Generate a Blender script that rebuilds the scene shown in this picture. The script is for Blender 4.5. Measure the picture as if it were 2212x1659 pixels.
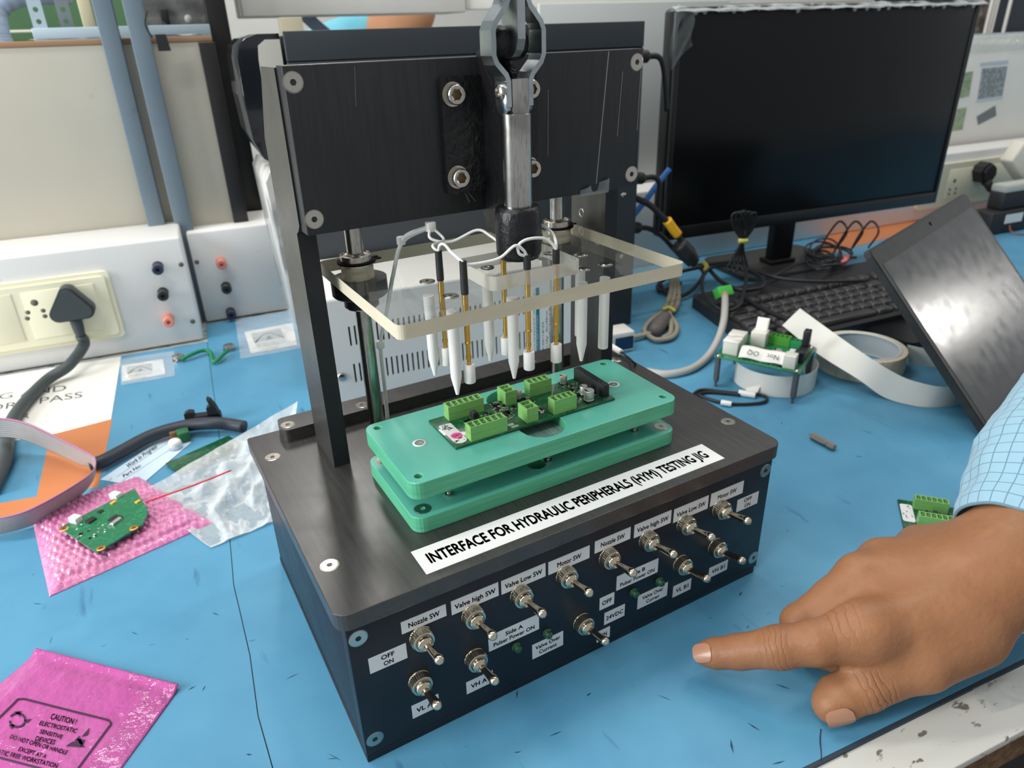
import bpy, bmesh, math, random
import numpy as np
from mathutils import Vector, Matrix

for o in list(bpy.data.objects): bpy.data.objects.remove(o)
SC = bpy.context.scene
COL = SC.collection
S = 0.001            # everything below is written in millimetres; Z = 0 is the top of the bench mat
rnd = random.Random(7)

# ------------------------------------------------------------------ camera
F_PX, W_PX, H_PX = 1550.87, 2212, 1659
CAM = np.array([-48.302, -264.130, 352.554])
RIGHT = np.array([0.86631542, -0.49868663, -0.02844704])
DOWN = np.array([-0.24218646, -0.3695511, -0.89709403])
FWD = np.array([0.43685617, 0.78405588, -0.44092297])
cd = bpy.data.cameras.new('camera'); cam = bpy.data.objects.new('camera', cd); COL.objects.link(cam)
cam.matrix_world = Matrix(((RIGHT[0], -DOWN[0], -FWD[0], CAM[0]*S), (RIGHT[1], -DOWN[1], -FWD[1], CAM[1]*S),
                           (RIGHT[2], -DOWN[2], -FWD[2], CAM[2]*S), (0, 0, 0, 1)))
cd.sensor_fit = 'HORIZONTAL'; cd.sensor_width = 36; cd.lens = 36*F_PX/W_PX
cd.clip_start = .01; cd.clip_end = 30
cd.dof.use_dof = True; cd.dof.focus_distance = .40; cd.dof.aperture_fstop = 13
SC.camera = cam

# ------------------------------------------------------------------ world, lamps, exposure
wd = bpy.data.worlds.new('room_light'); SC.world = wd; wd.use_nodes = True
bgn = wd.node_tree.nodes['Background']; bgn.inputs[0].default_value = (.93, .97, 1.0, 1); bgn.inputs[1].default_value = .42
def lamp(name, loc, target, sx, sy, power, col=(1, .97, .92)):
    ld = bpy.data.lights.new(name, 'AREA'); ld.shape = 'RECTANGLE'; ld.size = sx*S; ld.size_y = sy*S; ld.energy = power; ld.color = col
    o = bpy.data.objects.new(name, ld); COL.objects.link(o)
    o.location = Vector(loc)*S
    o.rotation_euler = (Vector(target)-Vector(loc)).to_track_quat('-Z', 'X').to_euler()
    return o
lamp('ceiling_tube_light', (-250, 650, 1750), (-200, 640, 0), 1200, 160, 14)
lamp('ceiling_tube_light', (-900, -350, 1750), (-850, -350, 0), 1200, 160, 12)
lamp('ceiling_tube_light', (1300, 500, 1750), (1250, 500, 0), 1200, 160, 9)
lamp('ceiling_tube_light', (500, 2200, 1750), (500, 2150, 0), 1200, 160, 16)
lamp('window_light', (-2300, 250, 900), (0, 250, 100), 1600, 1100, 68, (.95, .98, 1))
lamp('ceiling_tube_light', (10300, -725, 1750), (9000, -600, 0), 700, 350, 40)
SC.view_settings.view_transform = 'Standard'; SC.view_settings.look = 'None'
SC.view_settings.gamma = 1; SC.view_settings.use_curve_mapping = False
SC.view_settings.exposure = 0.0

# ------------------------------------------------------------------ frames of reference
A_D = math.radians(6.5)                       # the bench is turned 6.5 degrees against the jig
EX = np.array([math.cos(A_D), -math.sin(A_D), 0.0]); EY = np.array([math.sin(A_D), math.cos(A_D), 0.0])
def D(u, v, h): return Vector(u*EX+v*EY+np.array([0, 0, h]))        # bench frame -> scene
def _ray(px, py): return RIGHT*((px-W_PX/2)/F_PX)+DOWN*((py-H_PX/2)/F_PX)+FWD
def PX(px, py, h=0.0):                        # point on the level plane h mm above the bench
    d = _ray(px, py); return Vector(CAM+d*((h-CAM[2])/d[2]))
def PV(px, py, v):                            # point on the upright plane v in the bench frame
    d = _ray(px, py); return Vector(CAM+d*((v-CAM@EY)/(d@EY)))
def PY(px, py, y):
    d = _ray(px, py); return Vector(CAM+d*((y-CAM[1])/d[1]))
J = 107.0                                     # jig top plate above the bench

# ------------------------------------------------------------------ mesh builder
class MB:
    def __init__(s): s.v = []; s.f = []; s.m = []; s.s = []
    def add(s, vs, fs, m=0, smooth=False):
        n = len(s.v); s.v += [tuple(v) for v in vs]
        for f in fs: s.f.append([i+n for i in f]); s.m.append(m); s.s.append(smooth)
        return s
    def box(s, x0, x1, y0, y1, z0, z1, bev=0, m=0, M=None, seg=2):
        bm = bmesh.new(); bmesh.ops.create_cube(bm, size=1)
        for v in bm.verts: v.co = Vector(((x0+x1)/2+v.co.x*(x1-x0), (y0+y1)/2+v.co.y*(y1-y0), (z0+z1)/2+v.co.z*(z1-z0)))
        if bev: bmesh.ops.bevel(bm, geom=bm.edges[:], offset=bev, segments=seg, affect='EDGES', profile=.5)
        s.bm(bm, m, M, bool(bev)); return s
    def bm(s, bm, m=0, M=None, smooth=False):
        bm.verts.index_update()
        s.add([(M @ v.co) if M else v.co for v in bm.verts], [[v.index for v in f.verts] for f in bm.faces], m, smooth); bm.free(); return s
    def lathe(s, prof, seg=24, M=None, m=0, smooth=True):
        vs = []; fs = []; rings = []
        for r, z in prof:
            if r <= 1e-6: rings.append([len(vs)]); vs.append(Vector((0, 0, z)))
            else:
                rings.append(list(range(len(vs), len(vs)+seg)))
                vs += [Vector((r*math.cos(2*math.pi*k/seg), r*math.sin(2*math.pi*k/seg), z)) for k in range(seg)]
        for a, b in zip(rings, rings[1:]):
            for k in range(seg):
                k2 = (k+1) % seg
                if len(a) == 1 and len(b) == 1: continue
                if len(a) == 1: fs.append([a[0], b[k], b[k2]][::-1])
                elif len(b) == 1: fs.append([a[k], a[k2], b[0]])
                else: fs.append([a[k], a[k2], b[k2], b[k]])
        s.add([(M @ v) if M else v for v in vs], fs, m, smooth); return s
    def prism(s, poly, z0, z1, M=None, m=0, smooth=False):     # polygon in xy, extruded in z
        n = len(poly); vs = [Vector((p[0], p[1], z0)) for p in poly]+[Vector((p[0], p[1], z1)) for p in poly]
        fs = [list(range(n))[::-1], list(range(n, 2*n))]
        s.add([(M @ v) if M else v for v in vs], fs, m)
        n0 = len(s.v)-2*n
        for k in range(n):
            s.f.append([n0+k, n0+(k+1) % n, n0+n+(k+1) % n, n0+n+k]); s.m.append(m); s.s.append(smooth)
        return s
    def tube(s, pts, r, seg=8, m=0, closed=False, sub=6, sy=1.0):
        P = spline(pts, sub, closed); n = len(P)
        R_ = r if isinstance(r, (list, tuple)) else None
        T = [((P[(i+1) % n] if closed else P[min(i+1, n-1)])-(P[i-1] if closed or i else P[0])).normalized() for i in range(n)]
        N = T[0].orthogonal().normalized(); vs = []; fs = []
        if abs(T[0].z) < .9: N = Vector((0, 0, 1)).cross(T[0]).normalized()
        for i in range(n):
            N = (N-T[i]*N.dot(T[i])).normalized(); B = T[i].cross(N)
            rr = r if R_ is None else np.interp(i/(n-1), np.linspace(0, 1, len(R_)), R_)
            for k in range(seg):
                a = 2*math.pi*k/seg; vs.append(P[i]+N*(rr*math.cos(a))+B*(rr*sy*math.sin(a)))
        for i in range(n if closed else n-1):
            j = (i+1) % n
            for k in range(seg): fs.append([i*seg+k, i*seg+(k+1) % seg, j*seg+(k+1) % seg, j*seg+k])
        if not closed: fs += [list(range(seg))[::-1], list(range((n-1)*seg, n*seg))]
        s.add(vs, fs, m, True); return s
    def ribbon(s, A, B, t, m=0, sub=5):                        # flat strip between two edge paths, t thick
        A = spline(A, sub); B = spline(B, sub); n = len(A); vs = []; fs = []
        for i in range(n):
            T = A[min(i+1, n-1)]-A[max(i-1, 0)]; N = T.cross(B[i]-A[i]).normalized()*(t/2)
            vs += [A[i]+N, B[i]+N, B[i]-N, A[i]-N]
        for i in range(n-1):
            for k in range(4): fs.append([4*i+k, 4*i+(k+1) % 4, 4*i+4+(k+1) % 4, 4*i+4+k])
        fs += [[3, 2, 1, 0], [4*n-4, 4*n-3, 4*n-2, 4*n-1]]
        s.add(vs, fs, m, True); return s
    def grid(s, fn, nu, nv, t=0, m=0):                         # surface fn(u,v) -> point, optional thickness
        vs = [fn(i/nu, j/nv) for j in range(nv+1) for i in range(nu+1)]
        fs = [[j*(nu+1)+i, j*(nu+1)+i+1, (j+1)*(nu+1)+i+1, (j+1)*(nu+1)+i] for j in range(nv) for i in range(nu)]
        if t:
            n = len(vs); vs += [Vector(v)-Vector((0, 0, t)) for v in vs]; fs += [[i+n for i in f][::-1] for f in fs]
            per = [i for i in range(nu)]+[j*(nu+1)+nu for j in range(nv)]+[nv*(nu+1)+i for i in range(nu, 0, -1)]+[j*(nu+1) for j in range(nv, 0, -1)]
            for a, b in zip(per, per[1:]+per[:1]): fs.append([b, a, a+n, b+n])
        s.add(vs, fs, m, True); return s
    def mesh(s, name, mats):
        me = bpy.data.meshes.new(name); me.from_pydata([(v[0]*S, v[1]*S, v[2]*S) for v in s.v], [], s.f)
        for mm in (mats if isinstance(mats, (list, tuple)) else [mats]): me.materials.append(mm)
        me.polygons.foreach_set('material_index', s.m); me.polygons.foreach_set('use_smooth', s.s)
        me.update(); return me
def spline(pts, sub=6, closed=False):
    P = [Vector(p) for p in pts]; n = len(P)
    if n < 3: return P
    out = []
    for i in range(n if closed else n-1):
        p1, p2 = P[i], P[(i+1) % n]
        p0 = P[i-1] if (closed or i) else p1*2-p2
        p3 = P[(i+2) % n] if (closed or i+2 < n) else p2*2-p1
        for k in range(sub):
            t = k/sub
            out.append(.5*((2*p1)+(p2-p0)*t+(2*p0-5*p1+4*p2-p3)*t*t+(3*p1-p0-3*p2+p3)*t**3))
    if not closed: out.append(P[-1])
    return out
I4 = Matrix.Identity(4)
def link(name, me, parent=None, M=None, sharp=True):
    o = bpy.data.objects.new(name, me); COL.objects.link(o)
    if M is not None: o.matrix_basis = Matrix.Translation(M.translation*S) @ M.to_3x3().to_4x4()
    if parent is not None: o.parent = parent; o.matrix_parent_inverse = parent.matrix_basis.inverted()
    return o
def part(name, mb, mats, parent=None, M=None, auto=None, label=None):
    me = mb.mesh(name, mats)
    if auto is not None: me.set_sharp_from_angle(angle=math.radians(auto))
    o = link(name, me, parent, M)
    if label: o['label'] = label
    return o
def tag(o, label, cat, group=None, kind=None):
    o['label'] = label; o['category'] = cat
    if group: o['group'] = group
    if kind: o['kind'] = kind
    return o
def thing(name, loc, label, cat, group=None, rotz=0):
    o = bpy.data.objects.new(name, None); COL.objects.link(o); o.empty_display_size = .02
    o.matrix_basis = Matrix.Translation(Vector(loc)*S) @ Matrix.Rotation(rotz, 4, 'Z')
    return tag(o, label, cat, group)
def struct(name, mb, mats):
    o = part(name, mb, mats); o['kind'] = 'structure'; return o
def dup(o, parent, M):
    c = o.copy(); COL.objects.link(c); c.matrix_basis = Matrix.Translation(M.translation*S) @ M.to_3x3().to_4x4()
    c.parent = parent; c.matrix_parent_inverse = parent.matrix_basis.inverted(); return c
def T(x, y, z): return Matrix.Translation((x, y, z))
def R(ax, deg): return Matrix.Rotation(math.radians(deg), 4, ax)
def frame(o, x, y, z=None):                                     # matrix from origin and two axes
    x = Vector(x).normalized(); y = Vector(y); y = (y-x*y.dot(x)).normalized(); z = x.cross(y)
    return Matrix(((x.x, y.x, z.x, o[0]), (x.y, y.y, z.y, o[1]), (x.z, y.z, z.z, o[2]), (0, 0, 0, 1)))
def axis_to(o, d):                                              # local z along d
    d = Vector(d).normalized(); q = d.to_track_quat('Z', 'Y'); return Matrix.Translation(Vector(o)) @ q.to_matrix().to_4x4()
BENCH = frame((0, 0, 0), EX, EY)                                # local x,y = bench u,v
def rrect(x0, x1, y0, y1, r, n=5):
    out = []; rs = r if isinstance(r, (list, tuple)) else [r]*4
    for (cx, cy, a0, q) in ((x1, y0, -90, 1), (x1, y1, 0, 2), (x0, y1, 90, 3), (x0, y0, 180, 0)):
        rr = max(rs[q], .01); sx = -1 if cx == x1 else 1; sy = -1 if cy == y1 else 1
        for k in range(n+1):
            a = math.radians(a0+90*k/n); out.append((cx+sx*rr+rr*math.cos(a), cy+sy*rr+rr*math.sin(a)))
    return out
def circ(cx, cy, r, n=20): return [(cx+r*math.cos(2*math.pi*k/n), cy+r*math.sin(2*math.pi*k/n)) for k in range(n)]
def stad(cx, y0, y1, r, n=8):                                   # upright stadium
    return [(cx+r*math.cos(math.radians(180*k/n)), y1-r+r*math.sin(math.radians(180*k/n))) for k in range(n+1)] + \
           [(cx-r*math.cos(math.radians(180*k/n)), y0+r-r*math.sin(math.radians(180*k/n))) for k in range(n+1)]
def plate(name, outer, holes, z0, z1, mats, parent=None, M=None, bev=0.0, side=None):
    cu = bpy.data.curves.new(name, 'CURVE'); cu.dimensions = '2D'; cu.fill_mode = 'BOTH'
    cu.extrude = max((z1-z0)/2-bev, 1e-4)*S; cu.bevel_depth = bev*S; cu.bevel_resolution = 1; cu.offset = -bev*S
    for loop in [outer]+list(holes):
        sp = cu.splines.new('POLY'); sp.points.add(len(loop)-1)
        for q, p in zip(sp.points, loop): q.co = (p[0]*S, p[1]*S, 0, 1)
        sp.use_cyclic_u = True
    t = bpy.data.objects.new('tmp', cu); COL.objects.link(t)
    bpy.context.view_layer.update(); dg = bpy.context.evaluated_depsgraph_get()
    me = bpy.data.meshes.new_from_object(t.evaluated_get(dg)); bpy.data.objects.remove(t); bpy.data.curves.remove(cu)
    me.name = name; zc = (z0+z1)/2*S
    for v in me.vertices: v.co.z += zc
    me.materials.clear()
    for mm in (mats if isinstance(mats, (list, tuple)) else [mats]): me.materials.append(mm)
    for p in me.polygons:
        p.use_smooth = False; p.material_index = (side or 0) if abs(p.normal.z) < .9 else 0
    return link(name, me, parent, M)
_tc = {}
def glyphs(s, bold=0.0):
    k = s
    if k not in _tc:
        cu = bpy.data.curves.new('t', 'FONT'); cu.body = s; cu.size = 1; cu.resolution_u = 3
        t = bpy.data.objects.new('tmp', cu); COL.objects.link(t); bpy.context.view_layer.update()
        me = bpy.data.meshes.new_from_object(t.evaluated_get(bpy.context.evaluated_depsgraph_get()))
        V = [(v.co.x, v.co.y) for v in me.vertices]; Fc = [list(p.vertices) for p in me.polygons]
        bpy.data.objects.remove(t); bpy.data.curves.remove(cu); bpy.data.meshes.remove(me); _tc[k] = (V, Fc)
    return _tc[k]
def heavy(V, Fc, b):                             # bolder strokes: shifted copies of the outline
    if b < .012: return V, Fc
    n = len(V); Vo = []; Fo = []
    for k, (dx, dy) in enumerate(((-b, 0), (b, 0), (0, b), (0, -b))): Vo += [(x+dx, y+dy) for x, y in V]; Fo += [[i+k*n for i in f] for f in Fc]
    return Vo, Fo
def text(name, lines, fn, mat, parent, bold=.015):
    """lines: (string, x0, x1, ybase, capheight); fn maps (x, y) to a scene point"""
    mb = MB()
    for s, x0, x1, y, ch in lines:
        V, Fc = heavy(*glyphs(s), bold)
        if not V: continue
        a = min(v[0] for v in V); b = max(v[0] for v in V); k = (x1-x0)/(b-a); q = ch/.72
        mb.add([fn(x0+(v[0]-a)*k, y+v[1]*q) for v in V], Fc)
    return part(name, mb, mat, parent)

# ------------------------------------------------------------------ materials
def lin(c): return tuple(((x/255)/12.92 if x/255 <= .04045 else ((x/255+.055)/1.055)**2.4) for x in c)
_m = {}
def M(name, rgb, rough=.5, metal=0, spec=.5, noise=None, bump=None, trans=0, ior=1.45, sss=0, sssr=(3, 2, 1), coat=0, alpha=1, rvar=0, streak=None, sheen=0):
    if name in _m: return _m[name]
    m = bpy.data.materials.new(name); m.use_nodes = True; nt = m.node_tree; N = nt.nodes; L = nt.links; b = N['Principled BSDF']
    c = lin(rgb)+(1,)
    b.inputs['Base Color'].default_value = c; b.inputs['Roughness'].default_value = rough; b.inputs['Metallic'].default_value = metal
    b.inputs['Specular IOR Level'].default_value = spec; b.inputs['IOR'].default_value = ior
    b.inputs['Transmission Weight'].default_value = trans; b.inputs['Coat Weight'].default_value = coat; b.inputs['Alpha'].default_value = alpha
    b.inputs['Sheen Weight'].default_value = sheen
    if sss:
        b.inputs['Subsurface Weight'].default_value = sss; b.inputs['Subsurface Radius'].default_value = [r*S for r in sssr]; b.inputs['Subsurface Scale'].default_value = 1
    tc = N.new('ShaderNodeTexCoord')
    def nz(scale, detail=3, sc=(1, 1, 1), dist=0):
        mp = N.new('ShaderNodeMapping'); mp.inputs['Scale'].default_value = sc; L.new(tc.outputs['Object'], mp.inputs[0])
        n = N.new('ShaderNodeTexNoise'); n.inputs['Scale'].default_value = scale; n.inputs['Detail'].default_value = detail; n.inputs['Distortion'].default_value = dist
        L.new(mp.outputs[0], n.inputs['Vector']); return n
    prev = None
    def mixin(fac_out, col):
        nonlocal prev
        mx = N.new('ShaderNodeMix'); mx.data_type = 'RGBA'
        L.new(fac_out, mx.inputs[0])
        if prev is None: mx.inputs[6].default_value = c
        else: L.new(prev, mx.inputs[6])
        mx.inputs[7].default_value = lin(col)+(1,); prev = mx.outputs[2]; L.new(prev, b.inputs['Base Color'])
    def ramp(src, lo, hi, amt):
        r = N.new('ShaderNodeMapRange'); r.inputs[1].default_value = lo; r.inputs[2].default_value = hi; r.inputs[3].default_value = 0; r.inputs[4].default_value = amt
        L.new(src, r.inputs[0]); return r.outputs[0]
    for e in (noise or []):                    # (scale, colour, lo, hi, amount[, stretch])
        n = nz(e[0], 4, e[5] if len(e) > 5 else (1, 1, 1), .3); mixin(ramp(n.outputs[0], e[2], e[3], e[4]), e[1])
    if bump:
        h = None
        for sc, st in ([bump] if not isinstance(bump, list) else bump):
            n = nz(sc, 4); bp = N.new('ShaderNodeBump'); bp.inputs['Strength'].default_value = st; bp.inputs['Distance'].default_value = .35/sc
            L.new(n.outputs[0], bp.inputs['Height'])
            if h is not None: L.new(h, bp.inputs['Normal'])
            h = bp.outputs[0]
        L.new(h, b.inputs['Normal'])
    if rvar:
        n = nz(60, 4); r = N.new('ShaderNodeMapRange'); r.inputs[3].default_value = max(rough-rvar, .02); r.inputs[4].default_value = rough+rvar
        L.new(n.outputs[0], r.inputs[0]); L.new(r.outputs[0], b.inputs['Roughness'])
    _m[name] = m; return m
def film(name, rgb, opac, rough=.15, bump=None):                # thin plastic film
    m = bpy.data.materials.new(name); m.use_nodes = True; nt = m.node_tree; N = nt.nodes; L = nt.links; b = N['Principled BSDF']
    b.inputs['Base Color'].default_value = lin(rgb)+(1,); b.inputs['Roughness'].default_value = rough
    tr = N.new('ShaderNodeBsdfTransparent'); tr.inputs[0].default_value = tuple(.4+.6*x for x in lin(rgb))+(1,)
    mx = N.new('ShaderNodeMixShader'); mx.inputs[0].default_value = opac
    lw = N.new('ShaderNodeLayerWeight'); lw.inputs[0].default_value = .35
    ad = N.new('ShaderNodeMath'); ad.operation = 'ADD'; ad.use_clamp = True; ad.inputs[1].default_value = opac
    mu = N.new('ShaderNodeMath'); mu.operation = 'MULTIPLY'; mu.inputs[1].default_value = .55
    L.new(lw.outputs['Facing'], mu.inputs[0]); L.new(mu.outputs[0], ad.inputs[0]); L.new(ad.outputs[0], mx.inputs[0])
    L.new(tr.outputs[0], mx.inputs[1]); L.new(b.outputs[0], mx.inputs[2]); L.new(mx.outputs[0], N['Material Output'].inputs[0])
    if bump:
        tc = N.new('ShaderNodeTexCoord'); n = N.new('ShaderNodeTexNoise'); n.inputs['Scale'].default_value = bump[0]; L.new(tc.outputs['Object'], n.inputs['Vector'])
        bp = N.new('ShaderNodeBump'); bp.inputs['Strength'].default_value = bump[1]; bp.inputs['Distance'].default_value = .3/bump[0]
        L.new(n.outputs[0], bp.inputs['Height']); L.new(bp.outputs[0], b.inputs['Normal'])
    return m

m_black = M('black_acetal', (54, 53, 52), .33, spec=.9, noise=[(18, (66, 64, 61), .35, .7, .6), (420, (30, 30, 32), .4, .7, .5, (1, .06, 1))], bump=(900, .06), rvar=.08)
m_black2 = M('black_panel', (24, 28, 36), .42, spec=.4, noise=[(30, (34, 38, 46), .4, .7, .5), (900, (120, 122, 125), .74, .8, .35)], rvar=.1)
m_beam = M('black_beam_acetal', (42, 43, 45), .42, spec=.4, noise=[(18, (50, 50, 50), .35, .7, .6), (420, (32, 32, 34), .4, .7, .5, (1, 1, .06))], bump=(900, .06), rvar=.08)  # black acetal copy, darkened to imitate the dark surroundings its front reflects
m_upright = M('satin_black_upright', (54, 53, 51), .34, spec=.7, noise=[(14, (64, 63, 60), .35, .7, .6), (300, (46, 45, 44), .4, .7, .4, (1, 1, .08))], rvar=.08)
m_cut = M('sawn_black_edge', (30, 32, 36), .6, noise=[(700, (70, 72, 76), .62, .75, .5, (1, 1, .2))], bump=(900, .25))
m_steel = M('stainless_steel', (196, 190, 180), .22, 1, bump=(300, .05), rvar=.08)
m_chrome = M('nickel_plate', (212, 200, 178), .14, 1)
m_nut = M('brushed_nickel', (206, 196, 176), .25, 1)
m_rod = M('ground_steel', (190, 188, 182), .2, 1, noise=[(40, (120, 118, 112), .45, .7, .6), (900, (96, 92, 84), .55, .7, .5, (1, 1, .12))], rvar=.1)
m_zinc = M('zinc_plate', (188, 196, 198), .3, 1, noise=[(60, (150, 160, 163), .4, .65, .6)], bump=(250, .08), rvar=.1)
m_dark = M('dark_recess', (12, 12, 13), .8, spec=.2)
m_brass = M('hex_recess_metal', (120, 104, 78), .35, 1)
m_gold = M('gold_plate', (226, 178, 84), .18, 1)
m_crackle = M('crackle_black_paint', (18, 18, 20), .35, bump=[(260, .5), (900, .4)], noise=[(500, (60, 60, 62), .66, .76, .6)])
m_white = M('white_plastic', (236, 234, 228), .45, noise=[(12, (222, 219, 210), .4, .7, .5)])
m_nylon = M('white_nylon', (238, 236, 231), .4)
m_label = M('white_label', (232, 232, 230), .35, noise=[(25, (218, 219, 220), .4, .7, .4)])
m_ink = M('black_ink', (16, 16, 17), .5, spec=.3)
m_led = M('green_led', (20, 92, 50), .12, trans=.35, coat=.5)
m_green = M('green_nest_plate', (92, 180, 160), .22, spec=.8, noise=[(10, (108, 192, 172), .35, .7, .6)], rvar=.08)
m_green_side = M('green_nest_plate_edge', (94, 186, 146), .45, noise=[(600, (72, 162, 122), .4, .65, .6, (.05, .05, 1))], bump=(700, .12))
m_pcb = M('circuit_board_green', (20, 78, 48), .3, noise=[(260, (40, 122, 76), .52, .6, .6), (900, (18, 70, 44), .5, .6, .5)], coat=.4)
m_pcb2 = M('circuit_board_bright_green', (30, 112, 74), .3, noise=[(300, (54, 138, 96), .52, .6, .6)], coat=.4)
m_conn = M('light_green_connector', (132, 188, 108), .4, noise=[(60, (120, 176, 96), .4, .6, .5)])
m_conn_in = M('connector_cavity', (74, 140, 52), .5)
m_smd = M('solder_joint_silver', (205, 205, 200), .3, .8)
m_silk = M('white_silkscreen', (220, 224, 216), .6)
m_rubber = M('black_plastic', (34, 35, 37), .5, noise=[(40, (44, 45, 47), .4, .7, .5)])
m_cable = M('black_cable_jacket', (30, 32, 35), .45)
m_greycable = M('grey_cable_jacket', (176, 174, 168), .5)
m_pink_ink = M('pink_dot', (235, 92, 158), .5)
# ------------------------------------------------------------------ fasteners
def hexring(rh, z, seg=24): 
    return [Vector((0, 0, z))+Vector((math.cos(a), math.sin(a), 0))*(rh*math.cos(math.pi/6)/math.cos((a % (math.pi/3))-math.pi/6)) for a in [2*math.pi*k/seg for k in range(seg)]]
def ring(r, z, seg=24): return [Vector((r*math.cos(2*math.pi*k/seg), r*math.sin(2*math.pi*k/seg), z)) for k in range(seg)]
def stack(mb, rings, mats, seg=24, cap=True, smooth=False):
    n0 = len(mb.v); mb.v += [tuple(v) for r in rings for v in r]
    for i in range(len(rings)-1):
        for k in range(seg):
            mb.f.append([n0+i*seg+k, n0+i*seg+(k+1) % seg, n0+(i+1)*seg+(k+1) % seg, n0+(i+1)*seg+k]); mb.m.append(mats[i]); mb.s.append(smooth)
    if cap: mb.f.append([n0+(len(rings)-1)*seg+k for k in range(seg)]); mb.m.append(mats[-1]); mb.s.append(False)
    return mb
def screw_mesh(r, name='machine_screw'):       # countersunk hexagon socket screw
    mb = MB(); stack(mb, [ring(r+.35, -.6), ring(r+.35, .05), ring(r+.12, .05), ring(r, -.1), ring(r, .12), ring(r*.95, .22), ring(r*.5, .22), hexring(r*.36, .22), hexring(r*.36, -1.6)], [3, 0, 2, 0, 0, 0, 0, 0, 1], cap=True)
    return mb.mesh(name, [m_steel, m_brass, m_dark, m_black])
def cap_screw_mesh():                          # knurled socket head cap screw M6 with washer
    mb = MB(); kn = [Vector((0, 0, 0))]
    def kr(z, r=5.0, n=48): return [Vector((math.cos(2*math.pi*k/n), math.sin(2*math.pi*k/n), 0))*(r+(.12 if k % 2 else -.12))+Vector((0, 0, z)) for k in range(n)]
    stack(mb, [ring(6.2, 0), ring(6.2, .9), ring(4.5, .9)], [0, 0], cap=False)
    stack(mb, [kr(.9), kr(5.6)], [0], seg=48, cap=False)
    stack(mb, [ring(4.95, 5.6), ring(4.6, 6.1), ring(3.4, 6.1), hexring(2.9, 5.9), hexring(2.9, 2.6)], [0, 0, 0, 0, 1])
    return mb.mesh('cap_screw', [m_steel, m_brass, m_dark])
ME_SCREW = screw_mesh(4.6); ME_SCREW_S = screw_mesh(3.4); ME_CAP = cap_screw_mesh()
def put(name, me, parent, loc, normal): return link(name, me, parent, axis_to(loc, normal))

# ------------------------------------------------------------------ the test jig
jig = thing('test_jig', (150, 100, 0), 'black benchtop test jig with toggle switches, green nest and lever clamp', 'test jig')
plate('top_plate', rrect(0, 300, 0, 199, [8, 8, 2, 2]), [], J-10, J, m_black, jig, bev=.5)
part('base_plate', MB().box(4.3, 293.6, 3.2, 196, 0, 4.6, .3), m_black2, jig)
part('front_panel', MB().box(4.3, 295.7, 3.3, 12, 4.7, 97, .3), m_black2, jig)
part('side_panel', MB().box(4.8, 13, 12.2, 196, 4.7, 97, .3), m_black2, jig)
part('side_panel', MB().box(287, 295.2, 12.2, 196, 4.7, 97, .3), m_black2, jig)
part('back_panel', MB().box(13.2, 286.8, 188, 196, 4.7, 97, .3), m_black2, jig)
for x, y in ((9.6, 40), (9.6, 164.7), (290.6, 40), (290.2, 165)): put('machine_screw', ME_SCREW, jig, (x, y, J), (0, 0, 1))
for x, z in ((9.9, -19.4), (10, -92), (290.4, -19.8), (291.4, -93)): put('machine_screw', ME_SCREW, jig, (x, 3.3, J+z), (0, -1, 0))

# printed labels on the front panel
LAB = [(32, 57, -20.3, -28.3, ['Nozzle SW']), (60, 88.2, -20.2, -29.6, ['Valve high SW']), (90, 118.3, -20.5, -30, ['Valve Low SW']), (120.2, 148.4, -21, -30.2, ['Motor SW']),
       (152.1, 178.1, -20, -28.8, ['Nozzle SW']), (181, 209.6, -20, -29.7, ['Valve high SW']), (211.8, 240.2, -20.6, -30.8, ['Valve Low SW']), (242.3, 270.8, -20.5, -30.3, ['Motor SW']),
       (13, 33.3, -35, -45.3, ['OFF', 'ON']), (267.3, 286.7, -34.8, -44.5, ['OFF', 'ON']), (80.4, 113.5, -55.6, -67.2, ['Side A', 'Pulser Power ON']), (108.6, 130.3, -77.6, -88.9, ['Valve Over', 'Current']),
       (169.4, 202, -54, -65.2, ['Side B', 'Pulser Power ON']), (187.2, 211.7, -78, -89.2, ['Valve Over', 'Curren']), (32, 48, -80.7, -90.4, ['VL A1']), (65, 82, -82.4, -91.6, ['VH A1']),
       (161, 176.8, -79.3, -89, ['24VDC']), (157, 168, -65.4, -75, ['OFF']), (155.6, 165.7, -92.2, -101, ['ON']), (217, 232.6, -84.4, -93.8, ['VL B1']), (248.5, 265.6, -83.2, -91.9, ['VH B1'])]
WID = {'OFF': 7.2, 'ON': 5.4, 'Side A': 11.5, 'Side B': 11.5, 'Pulser Power ON': 27, 'Valve Over': 17.5, 'Current': 12.5, 'Curren': 10.6, 'Nozzle SW': 17.5, 'Motor SW': 16.5, 'Valve high SW': 24.5, 'Valve Low SW': 24, 'VL A1': 11, 'VH A1': 11.5, 'VL B1': 11, 'VH B1': 12, '24VDC': 13.4}
for x0, x1, za, zb, ls in LAB:
    nm = 'printed_label'
    o = part(nm, MB().box(x0, x1, 3.08, 3.3, J+zb, J+za), m_label, jig, label="white printed label reading '%s'" % ' '.join(ls))
    ln = []; n = len(ls)
    for i, s in enumerate(ls):
        w = WID.get(s, 10); cx = (x0+x1)/2; ch = 3.3 if n == 1 else 2.9; zc = (za+zb)/2+((n-1)/2-i)*4.5
        if s == 'OFF' and n == 1: w = 7.6
        ln.append((s, cx-w/2, cx+w/2, J+zc-ch/2, ch))
    text('lettering', ln, lambda x, y: (x, 3.03, y), m_ink, o, .028)
o = part('title_label', MB().box(49.6, 254.3, 6.6, 27.2, J, J+.22), m_label, jig, label="long white label reading 'INTERFACE FOR HYDRAULIC PERIPHERALS (HYM) TESTING JIG'")
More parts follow.
